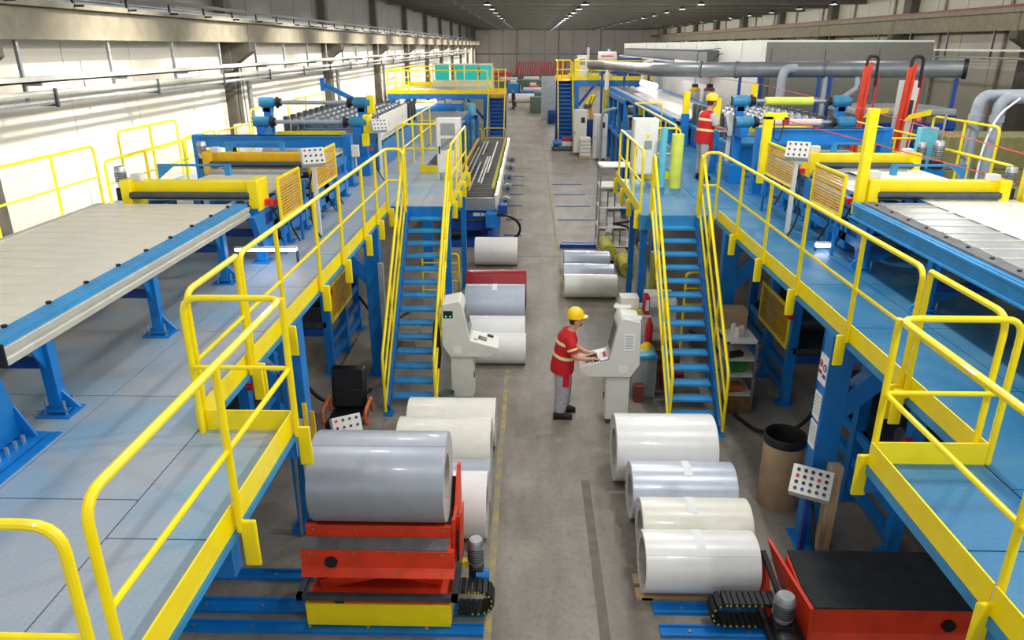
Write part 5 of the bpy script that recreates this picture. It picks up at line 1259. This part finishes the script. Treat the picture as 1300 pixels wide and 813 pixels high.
# red hoists
def hoist(label, x, y, lean):
    root = thing('vacuum_hoist', label, 'hoist', (x, y, 0), 'red hoist columns')
    part('column', MB().bar((x, y, 2.3), (x+lean, y, 5.1), .09, .09).bar((x+.12, y, 2.3), (x+.12+lean, y, 5.2), .07, .07), 'red_paint', root)
    part('rod', MB().cyl((x+.34, y, 2.3), (x+.36+lean, y, 4.9), .025, 8), 'red_bright', root)
    part('hose', MB().tube([(x+lean, y, 5.1), (x+lean+.02, y, 5.35), (x+lean+.28, y, 5.35), (x+lean+.3, y, 4.6)], .04, 8, .12), 'black', root)
    part('base', MB().box(x-.12, x+.6, y-.3, y+.3, 0, 2.32), 'blue_deep', root)
    part('yellow_plate', MB().prism([(x+.1, 3.82), (x+.72, 3.95), (x+.72, 4.08), (x+.2, 3.95)], 'Y', y-.25, y-.2), 'yellow', root)
hoist('red hoist column with black hose loop, nearer the film reels', 8.75, 20.3, .06)
hoist('red hoist column with black hose loop, nearer the pale cabinet', 9.5, 19.6, .12)
cabinet('pale electrical cabinet between the red hoists and the wall column', 9.75, 10.15, 19.96, 20.36, 0, 4.75, 0, ((.3, .7, .8, .9, 'screen'),))
# panel press and olive packs
pt = thing('panel_table', 'grey panel table with dark blue truss legs behind the red hoists', 'table', (10.8, 22, 0))
part('table_top', MB().box(9.0, 11.75, 20.9, 23, 3.78, 3.98), 'box_grey', pt, .06)
part('side_truss', MB().box(9.0, 11.75, 20.85, 20.95, 3.45, 3.6), 'blue_deep', pt); part('lower_rail', MB().box(9.0, 11.75, 20.85, 20.95, 2.9, 3.02), 'blue_deep', pt)
for i in range(5):
    x = 9.05+.53*i
    part('truss_bar', MB().bar((x, 20.9, 3.0), (x+.265, 20.9, 3.5), .06, .06), 'blue_deep', pt); part('truss_bar', MB().bar((x+.265, 20.9, 3.5), (x+.53, 20.9, 3.0), .06, .06), 'blue_deep', pt)
for x in (9.1, 11.65): part('leg', MB().box(x-.1, x+.1, 20.9, 21.1, 0, 3.8), 'blue_deep', pt)
part('panel_shelf', MB().box(9.1, 11.65, 20.95, 22.9, 2.98, 3.1), 'board_grey', pt)
k = 0
for (x0, x1, y0, y1, zs) in ((10.14, 12.9, 18.2, 19.4, (0, .95, 1.9, 2.75, 3.55)), (13.2, 16.5, 18.2, 19.8, (0, 1.0, 2.0, 3.1)), (9.3, 11.8, 15.6, 16.8, (0, .9, 1.8, 2.6))):
    for a, b in zip(zs, zs[1:]):
        solo('panel_pack', MB().box(x0, x1, y0, y1, a+(.0 if a == 0 else .0), b), 'olive_panel', 'olive wrapped pack of panels, %s of a pile near the %s' % (('lowest', 'second', 'third', 'top')[zs.index(a)] if len(zs) == 5 else ('lowest', 'middle', 'top')[zs.index(a)], ('grey panel table', 'right hall wall', 'grey plastic pipes')[k]), 'pack', 'olive panel packs', .03)
    k += 1
for i, z in enumerate((3.0, 3.28)):
    solo('yellow_crate', MB().box(7.6, 8.2, 16.8, 17.3, z, z+.26), 'film_olive', ('lower', 'upper')[i]+' pale yellow crate of a stack of two beside the right railing', 'crate', bevel=.01)
solo('crate_stand', MB().box(7.55, 8.25, 16.75, 17.35, 2.8, 3.0), 'steel_dark', 'dark stand below the two pale yellow crates', 'stand')
mt = thing('wall_motor', 'grey motor with light blue box at the outer end of the right station', 'motor', (6.9, 12.9, DZ))
motor(mt, 6.98, 12.75, 3.75, .09, .34); part('blue_box', MB().box(6.76, 7.06, 13.0, 13.15, DZ, 4.28), 'film_blue', mt, .01); part('mount', MB().box(6.86, 7.1, 12.65, 12.88, DZ, 3.62), 'blue', mt)
solo('antenna_rod', MB().cyl((7.14, 13.05, 2.8), (7.16, 13.05, 4.5), .02, 8), 'steel', 'white-tipped signal rod by the light blue box on the right walkway', 'rod')
# red safety line
solo('pull_rope', MB().tube([(6.71, 9.9, 4.22), (7.0, 16, 4.36), (7.1, 24, 4.5), (6.0, 26.9, 4.6)], .008, 6), 'red_bright', 'thin red safety rope strung along the outer side of the right line', 'rope')
solo('pull_rope', MB().tube([(4.86, 14.2, 4.28), (6.72, 9.85, 3.85)], .008, 6), 'red_bright', 'thin red safety rope crossing above the right yellow beams', 'rope')
solo('stop_lamp', MB().lathe([(0, -.05), (.04, -.03), (.05, 0), (.04, .03), (0, .05)], (10.7, 20.84, 3.72), 'Y', 12), 'led_red', 'small glowing red lamp on the grey panel table', 'lamp')
# tanks and posts behind the worker
for i, (x, m) in enumerate(((6.93, 'yellow_dull'), (7.54, 'rust_red'))):
    tk = thing('pressure_tank', 'upright pale tank with %s lid and black pump behind the worker' % ('yellow', 'dark red')[i], 'tank', (x, 32, 0))
    part('vessel', MB().lathe([(0, 0), (.19, 0), (.22, .06), (.22, .62), (.19, .66), (0, .66)], (x, 32, 3.2), n=18), 'tank', tk)
    part('lid', MB().lathe([(.23, 0), (.24, .05), (.16, .14), (0, .15)], (x, 32, 3.84), n=18), m, tk)
    part('pump', MB().box(x-.12, x+.12, 31.9, 32.1, 3.97, 4.11), 'black', tk, .03)
    part('cable', MB().tube([(x, 32, 4.1), (x+.02, 32.1, 4.7), (x+.15, 32.2+.5*(1-i), 5.2+.2*(1-i)), (8.06, 32.3+.5*(1-i), 5.3+.2*(1-i))], .014, 6, .2), 'black', tk)
    part('stand', MB().box(x-.18, x+.18, 31.82, 32.18, 0, 3.21), 'steel_dark', tk)
for (x, y, z0, z1, lb) in ((4.62, 22.3, 3.72, 4.35, 'front yellow and blue marker post behind the worker'), (4.3, 17.4, 3.77, 4.47, 'plain yellow marker post right beside the worker'), (6.95, 23.6, 4.0, 4.5, 'yellow marker post near the blue room corner')):
    mp = thing('marker_post', lb, 'post', (x, y, 2.8 if y < 30 else 0)); part('yellow_tip', MB().box(x-.09, x+.09, y-.06, y+.06, z0, z1), 'yellow', mp, .005); part('blue_foot', MB().box(x-.11, x+.11, y-.08, y+.08, DZ, z0), 'blue', mp, .005)
# objects at the far end of the aisle
gp = None
for i, (x, y) in enumerate(((.1, 67), (1.1, 68.5), (.5, 70.5))):
    solo('strapped_pack', MB().box(x, x+1.25, y, y+1.1, 0, 1.35+.1*i), 'green_pack', ('nearest', 'second', 'rearmost')[i]+' grey-green strapped pack at the end of the aisle', 'pack', bevel=.03)
solo('blue_barrel', MB().lathe([(0, 0), (.3, 0), (.32, .05), (.3, .3), (.32, .32), (.3, .6), (.32, .62), (.3, .95), (.27, 1.0), (0, 1.0)], (1.75, 57.6, 0), n=18), 'blue_deep', 'blue barrel standing by the far right stair', 'barrel')
solo('clear_screen', MB().box(1.0, 2.4, 62, 62.05, 0, 3.3), 'board_grey', 'pale standing panel behind the blue barrel', 'panel')
for i, (x0, x1, y, h, m) in enumerate(((-4.0, -1.2, 96, 1.5, 'green_pack'), (-1.0, 1.6, 96, 1.6, 'green_pack'), (-.2, 1.2, 93, 1.0, 'red_bright'), (-2.6, -1.3, 92, 1.3, 'blue'), (-1.0, 1.9, 89.6, .6, 'blue'))):
    t = thing('packing_machine', ('green-grey machine housing beside the left wall at the far end', 'green-grey machine housing in the aisle line at the far end', 'red machine drawer at the far end', 'blue machine block at the far end', 'low blue machine base at the far end')[i], 'machine', ((x0+x1)/2, y, 0))
    part('body', MB().box(x0, x1, y, y+3, 0 if i != 2 else .5, h), m, t, .06); part('top_cover', MB().box(x0+.3, x1-.3, y+.4, y+2.4, h, h+.3), 'cabinet', t, .05); part('foot', MB().box(x0+.1, x1-.1, y+.1, y+2.9, 0, .1), 'steel_dark', t)
rk = thing('red_rack', 'long rack of leaning red plates before the end wall', 'rack', (1.5, 120, 0))
part('base', MB().box(-2.6, 6.2, 119, 121, 0, 1.3), 'steel_dark', rk)
f0 = None
for i in range(22):
    x = -2.0+i*.36
    if f0 is None: f0 = part('plate', MB().obox((x, 120, 2.3), (.16, 1.6, 2.1), 0, .12), 'red_dull', rk)
    else: clone(f0, rk, (i*.36, 0, 0))
solo('red_beam', MB().box(-8.5, -2.7, 118, 118.6, 1.3, 1.75).box(-8.3, -8.0, 118, 118.6, 0, 1.3).box(-3.2, -2.9, 118, 118.6, 0, 1.3), 'red_bright', 'low red beam frame left of the red plates', 'frame')
wc = thing('wrapped_bundle', 'long white wrapped bundle across the far aisle', 'bundle', (-.2, 71, 0))
part('bundle', MB().cyl((-2.0, 74, .8), (1.6, 74, .8), .45, 16), 'cabinet_white', wc); part('rest', MB().box(-1.6, -1.2, 73.7, 74.3, 0, .5), 'steel_dark', wc); part('rest', MB().box(.9, 1.3, 73.7, 74.3, 0, .5), 'steel_dark', wc)
pb = thing('boxed_pallet', 'pallet of white bags between the two tall light cabinets', 'pallet', (3.1, 39, 0))
for z in range(5): part('bag_layer', MB().box(2.72, 3.28, 39.2, 39.9, .12+z*.19, .29+z*.19), 'cabinet_white', pb, .03)
part('pallet_base', MB().box(2.68, 3.32, 39.15, 39.95, 0, .12), 'wood', pb)
ct2 = thing('tool_trolley', 'low trolley with blue motor and red box beside the far right stair', 'trolley', (1.8, 42.6, 0))
part('deck', MB().box(1.3, 2.6, 42.1, 42.9, .18, .24), 'steel_dark', ct2); part('red_box', MB().box(1.9, 2.5, 42.3, 42.8, .5, .7), 'red_dull', ct2, .02); part('motor', MB().cyl((1.4, 42.3, .4), (1.9, 42.3, .4), .16, 14), 'blue', ct2); part('white_cover', MB().box(1.7, 2.5, 42.2, 42.8, .24, .5), 'cabinet_white', ct2, .02)
for x in (1.4, 2.5):
    for y in (42.2, 42.8): part('wheel', MB().cyl((x-.03, y, .09), (x+.03, y, .09), .09, 12), 'black', ct2)
# yellow actuators under the right mezzanine
for i, (x, y) in enumerate(((3.0, 44.3), (3.75, 44.95))):
    t = thing('yellow_actuator', ('slanted yellow machine arm left of the other under the right mezzanine', 'upright yellow machine arm right of the slanted one under the right mezzanine')[i], 'machine arm', (x, y, 0))
    part('base', MB().box(x-.25, x+.25, y-.25, y+.25, 0, 1.5), 'blue_deep', t, .03); part('lower_arm', MB().bar((x, y, 1.4), (x+.35-.5*i, y, 2.3), .2, .2), 'yellow_dull', t); part('upper_arm', MB().bar((x+.35-.5*i, y, 2.2), (x+.6-.5*i, y-.2, 2.9), .16, .16), 'yellow', t); part('joint', MB().cyl((x+.35-.5*i, y-.16, 2.27), (x+.35-.5*i, y+.16, 2.27), .15, 14), 'steel_dark', t)
hs = thing('wire_frame', 'grey bent pipe frame in front of the blue laminating frame', 'pipe frame', (4.0, 37, 0))
part('pipe', MB().tube([(3.55, 36.6, 0), (3.55, 36.6, 2.6), (4.1, 36.6, 2.75), (4.25, 36.6, 2.75)], .07, 10, .3), 'pvc', hs)
bp_ = thing('pipe_portal', 'blue portal with two yellow-footed pipes before the right mezzanine', 'portal', (5, 42, 0))
part('beam', MB().box(4.05, 6.8, 43.0, 43.12, 4.13, 4.28), 'blue_deep', bp_)
for x in (4.1, 5.35, 6.7): part('post', MB().box(x-.06, x+.06, 43.0, 43.12, 0, 4.2), 'blue_deep', bp_)
for x in (4.35, 6.35):
    part('riser', MB().tube([(x, 42.8, 2.5), (x, 42.8, 4.15), (x+.12, 42.8, 4.36)] if x < 5 else [(x, 42.8, 2.5), (x, 42.8, 4.7), (x+.5, 42.8, 4.85)], .12, 12, .25), 'cabinet_white', bp_); part('riser_foot', MB().cyl((x, 42.8, 1.4), (x, 42.8, 3.3), .15, 12), 'film_olive', bp_)
# wall cabinet with cables by the left column
wcb = cabinet('grey electrical cabinet with two cables below the wall column on the left', -9.4, -8.85, 23.6, 24.1, 0, 3.25, 0, ())
for dx in (.1, .3): part('cable', MB().tube([(-9.3+dx, 23.85, 3.25), (-9.32+dx, 23.85, 4.0), (-9.2+dx*.6, 23.85, 4.95)], .015, 6, .1), 'black', wcb)
# ================================================================ people
def taper(pts, rad, n=12):
    """tube with one radius (or (rx, ry)) for each point; closed ends"""
    P = [Vector(p) for p in pts]; m = MB(); vs = []; d0 = (P[1]-P[0]).normalized()
    a = Vector((1, 0, 0)); a = (a-d0*a.dot(d0))
    a = a.normalized() if a.length > .1 else Vector((0, 1, 0))
    for i, p in enumerate(P):
        d = (P[min(i+1, len(P)-1)]-P[max(i-1, 0)]).normalized(); a = (a-d*a.dot(d)).normalized(); b = d.cross(a)
        rx, ry = rad[i] if isinstance(rad[i], tuple) else (rad[i], rad[i])
        for k in range(n):
            t = 2*math.pi*k/n; vs.append(p+a*math.cos(t)*rx+b*math.sin(t)*ry)
    q = len(P)
    fs = [(i*n+k, i*n+(k+1) % n, (i+1)*n+(k+1) % n, (i+1)*n+k) for i in range(q-1) for k in range(n)]
    fs += [tuple(range(n-1, -1, -1)), tuple((q-1)*n+k for k in range(n))]
    m.add(vs, fs); return m
def merge(a, b): a.add(b.v, b.f); return a
def skin_body(name, V, E, R, root, m='skin'):
    me = bpy.data.meshes.new(name); me.from_pydata([tuple(v) for v in V], E, []); me.update()
    o = bpy.data.objects.new(name, me); COL.objects.link(o); o.parent = root; me.materials.append(MATS[m])
    sk = o.modifiers.new('skin', 'SKIN'); sk.use_smooth_shade = True
    if not me.skin_vertices: me.attributes  # layer is made with the modifier
    for i, r in enumerate(R):
        sv = me.skin_vertices[0].data[i]; sv.radius = r if isinstance(r, tuple) else (r, r); sv.use_root = (i == 0)
    sb = o.modifiers.new('subsurf', 'SUBSURF'); sb.levels = 1; sb.render_levels = 2
    return o
def person(label, loc, rz, armR, armL, lean=.06, gaze=(0, 0), vest=True, dark=False, beard=True):
    """local frame: forward +X, person's left +Y"""
    root = thing('person', label, 'person', loc)
    V = []; E = []; R = []
    def add(p, r, par=None):
        V.append(Vector(p)); R.append(r)
        if par is not None: E.append((par, len(V)-1))
        return len(V)-1
    L = lean
    pel = add((0, 0, .95), (.13, .11)); ab = add((L*.3, 0, 1.12), (.13, .10), pel); chs = add((L*.8, 0, 1.32), (.15, .11), ab)
    nk = add((L*1.3, 0, 1.46), .065, chs); n2 = add((L*1.6+.01, 0, 1.52), .06, nk)
    gx, gy = gaze
    hb = add((L*1.6+.035, gy, 1.575), (.085, .095), n2); hm = add((L*1.6+.045+gx, gy, 1.65), (.095, .11), hb); ht = add((L*1.6+.04+gx, gy, 1.72), (.08, .095), hm)
    add((L*1.6+.15+gx, gy, 1.645), .014, hm)     # nose
    legs = []
    for s in (1, -1):
        hp = add((0, s*.09, .88), .085, pel); kn = add((.035+s*.03, s*.105, .49), .058, hp); an = add((s*.04, s*.11, .10), .04, kn); add((.10+s*.04, s*.12, .05), .038, an); legs.append((s, hp, kn, an))
    arms = []
    for s, A in ((-1, armR), (1, armL)):
        sh = add((L*.9, s*.20, 1.395), .066, chs); el = add(A[0], .054, sh); wr = add(A[1], .038, el)
        f = (Vector(A[1])-Vector(A[0])).normalized(); f = Vector(A[2]).normalized() if len(A) > 2 else f
        side = Vector((0, 0, 1)).cross(f).normalized()
        pm = add(Vector(A[1])+f*.05, (.03, .02), wr)
        for j, (o_, ln) in enumerate(((-.030, .065), (-.011, .078), (.010, .073), (.029, .058))):
            b0 = add(Vector(A[1])+f*.088+side*o_, .0095, pm); b1 = add(Vector(A[1])+f*(.088+ln*.55)+side*o_*1.1+Vector((0, 0, -.008)), .0085, b0)
            add(Vector(A[1])+f*(.088+ln)+side*o_*1.15+Vector((0, 0, -.026)), .0075, b1)
        th = add(Vector(A[1])+f*.045+side*(-s)*(-.042)*-1, .010, pm); add(Vector(A[1])+f*.085+side*s*.058+Vector((0, 0, -.015)), .0085, th)
        arms.append((s, V[sh], V[el], V[wr], f))
    body = skin_body('body', V, E, R, root, 'skin')
    hc = V[hm]
    def P(name, mb, m, par=root):
        o = bpy.data.objects.new(name, mb.mesh(name)); COL.objects.link(o); o.parent = par; o.data.materials.append(MATS[m]); return o
    # trousers
    tm = 'trouser_grey' if not dark else 'dark_cloth'
    tr = taper([(0, 0, 1.0), (0, 0, .94), (0, 0, .86), (0, 0, .80)], [(.115, .165), (.13, .18), (.135, .185), (.10, .16)], 18)
    for s, hp, kn, an in legs:
        merge(tr, taper([(0, s*.085, .90), (.015+s*.02, s*.095, .72), (.035+s*.03, s*.105, .49), (.01+s*.035, s*.11, .25), (s*.04, s*.115, .09)], [(.145, .11), (.135, .11), (.115, .10), (.108, .095), (.112, .10)], 14))
    t_ = P('trousers', tr, tm)
    sd = t_.modifiers.new('smooth', 'SUBSURF'); sd.levels = 1; sd.render_levels = 1
    if not dark: P('pocket_patch', MB().obox((.05, -.205, .70), (.10, .016, .20), 0, .05), 'vest_red', t_)
    for s in (1, -1):
        so = P('shoe', taper([(-.09+s*.04, s*.115, .05), (-.07+s*.04, s*.115, .06), (.02+s*.04, s*.118, .075), (.12+s*.04, s*.122, .055), (.19+s*.04, s*.125, .04), (.205+s*.04, s*.125, .035)], [(.03, .03), (.055, .045), (.07, .046), (.052, .05), (.038, .042), (.015, .02)], 12), 'shoe')
        P('sole', MB().box(-.10+s*.04, .205+s*.04, s*.12-.045, s*.12+.045, 0, .022), 'black', so)
    # vest / jacket
    vm = 'vest_red' if not dark else 'dark_cloth'
    rings = [(-.005, .80, .185, .225), (0, .88, .19, .23), (L*.25, 1.05, .175, .22), (L*.6, 1.22, .175, .225), (L*.85, 1.36, .16, .225), (L*1.05, 1.43, .12, .185), (L*1.25, 1.48, .08, .09)]
    vb = taper([(x, 0, z) for x, z, a, b in rings], [(a, b) for x, z, a, b in rings], 22)
    vo = P('vest' if not dark else 'jacket', vb, vm)
    for s, shp, elp, wrp, f in arms:
        d = (elp-shp)
        P('sleeve', taper([shp-Vector((0, s*.03, -.02)), shp+d*.12, shp+d*.5, shp+d*(.78 if not dark else 1)], [.075, .09, .082, .08], 14), (vm if vest else 'sleeve'), vo)
        if dark: P('sleeve', taper([elp, wrp], [.055, .04], 12), vm, vo)
        elif vest: P('reflective_band', taper([shp+d*.50, shp+d*.62], [.0865, .084], 14), 'reflective', vo)
    if not dark:
        def band(z0, z1, name='reflective_band'):
            def rg(z):
                for (xa, za, aa, ba), (xb, zb, ab_, bb) in zip(rings, rings[1:]):
                    if za <= z <= zb:
                        t = (z-za)/(zb-za); return xa+(xb-xa)*t, aa+(ab_-aa)*t+.005, ba+(bb-ba)*t+.005
            a, b = rg(z0), rg(z1)
            P(name, taper([(a[0], 0, z0), (b[0], 0, z1)], [(a[1], a[2]), (b[1], b[2])], 22), 'reflective', vo)
        band(1.05, 1.10); band(1.27, 1.32)
    # head gear and face
    if not dark:
        he = P('helmet', MB().lathe([(0, .15), (.06, .142), (.105, .11), (.13, .055), (.138, .0), (.138, -.012), (.12, -.012)], hc+Vector((-.005, 0, .055)), n=24), 'helmet')
        P('helmet_peak', MB().prism([(hc.x+.09, -.10), (hc.x+.17, -.06), (hc.x+.19, 0), (hc.x+.17, .06), (hc.x+.09, .10)], 'Z', hc.z+.045, hc.z+.057), 'helmet', he)
        P('helmet_ridge', taper([hc+Vector((-.11, 0, .10)), hc+Vector((-.05, 0, .18)), hc+Vector((.03, 0, .19)), hc+Vector((.10, 0, .12))], [.012, .014, .014, .01], 8), 'helmet', he)
    P('hair', taper([hc+Vector((-.045, 0, -.06)), hc+Vector((-.04, 0, 0)), hc+Vector((-.02, 0, .06))], [(.05, .07), (.062, .088), (.07, .086)], 14), 'hair')
    if beard: P('beard', taper([hc+Vector((.05, 0, -.10)), hc+Vector((.055, 0, -.07)), hc+Vector((.05, 0, -.04))], [(.03, .035), (.048, .055), (.045, .062)], 12), 'hair')
    for s in (1, -1):
        P('ear', MB().lathe([(0, -.012), (.022, -.008), (.028, 0), (.022, .008), (0, .012)], hc+Vector((-.005, s*.098, -.01)), 'Y', 10), 'skin')
        P('eye', MB().lathe([(0, -.008), (.011, 0), (0, .008)], hc+Vector((.092, s*.035, .012)), 'X', 8), 'shoe')
    P('mouth', MB().box(hc.x+.096, hc.x+.104, -.022, .022, hc.z-.062, hc.z-.054), 'red_dull')
    root.rotation_euler = (0, 0, rz)
    return root
person('worker in red vest and yellow helmet typing at the grey console', (.56, 10.48, 0), math.radians(2), ((.16, -.29, 1.14), (.36, -.28, 1.107), (1, .02, .16)), ((.16, .21, 1.14), (.37, -.02, 1.105), (1, -.15, .16)), .09, (.0, 0))
person('worker in red vest and yellow helmet standing on the right walkway', (3.86, 16.45, DZ), math.radians(22), ((.12, -.26, 1.14), (.34, -.16, 1.10)), ((.12, .25, 1.14), (.34, .12, 1.12)), .05, (0, 0), vest=False, beard=False)
person('person in dark clothes standing far down the aisle', (-1.45, 71.5, 0), math.radians(200), ((.0, -.27, 1.12), (.05, -.28, .88)), ((.0, .27, 1.12), (.05, .28, .88)), .02, (0, 0), dark=True)
ps = thing('operator_terminal', 'pale operator terminal on a stand in front of the worker on the right walkway', 'terminal', (4.35, 16.75, DZ))
part('stand', MB().box(4.42, 4.50, 16.66, 16.74, DZ, 3.7), 'cabinet', ps); part('head', MB().obox((4.46, 16.72, 3.98), (.14, .36, .5), 0, -.25, math.radians(-20)), 'cabinet', ps, .01); part('screen', MB().obox((4.39, 16.69, 4.0), (.02, .28, .32), 0, -.25, math.radians(-20)), 'screen', ps); part('shelf', MB().box(4.2, 4.44, 16.55, 16.85, 3.815, 3.845), 'cabinet', ps)
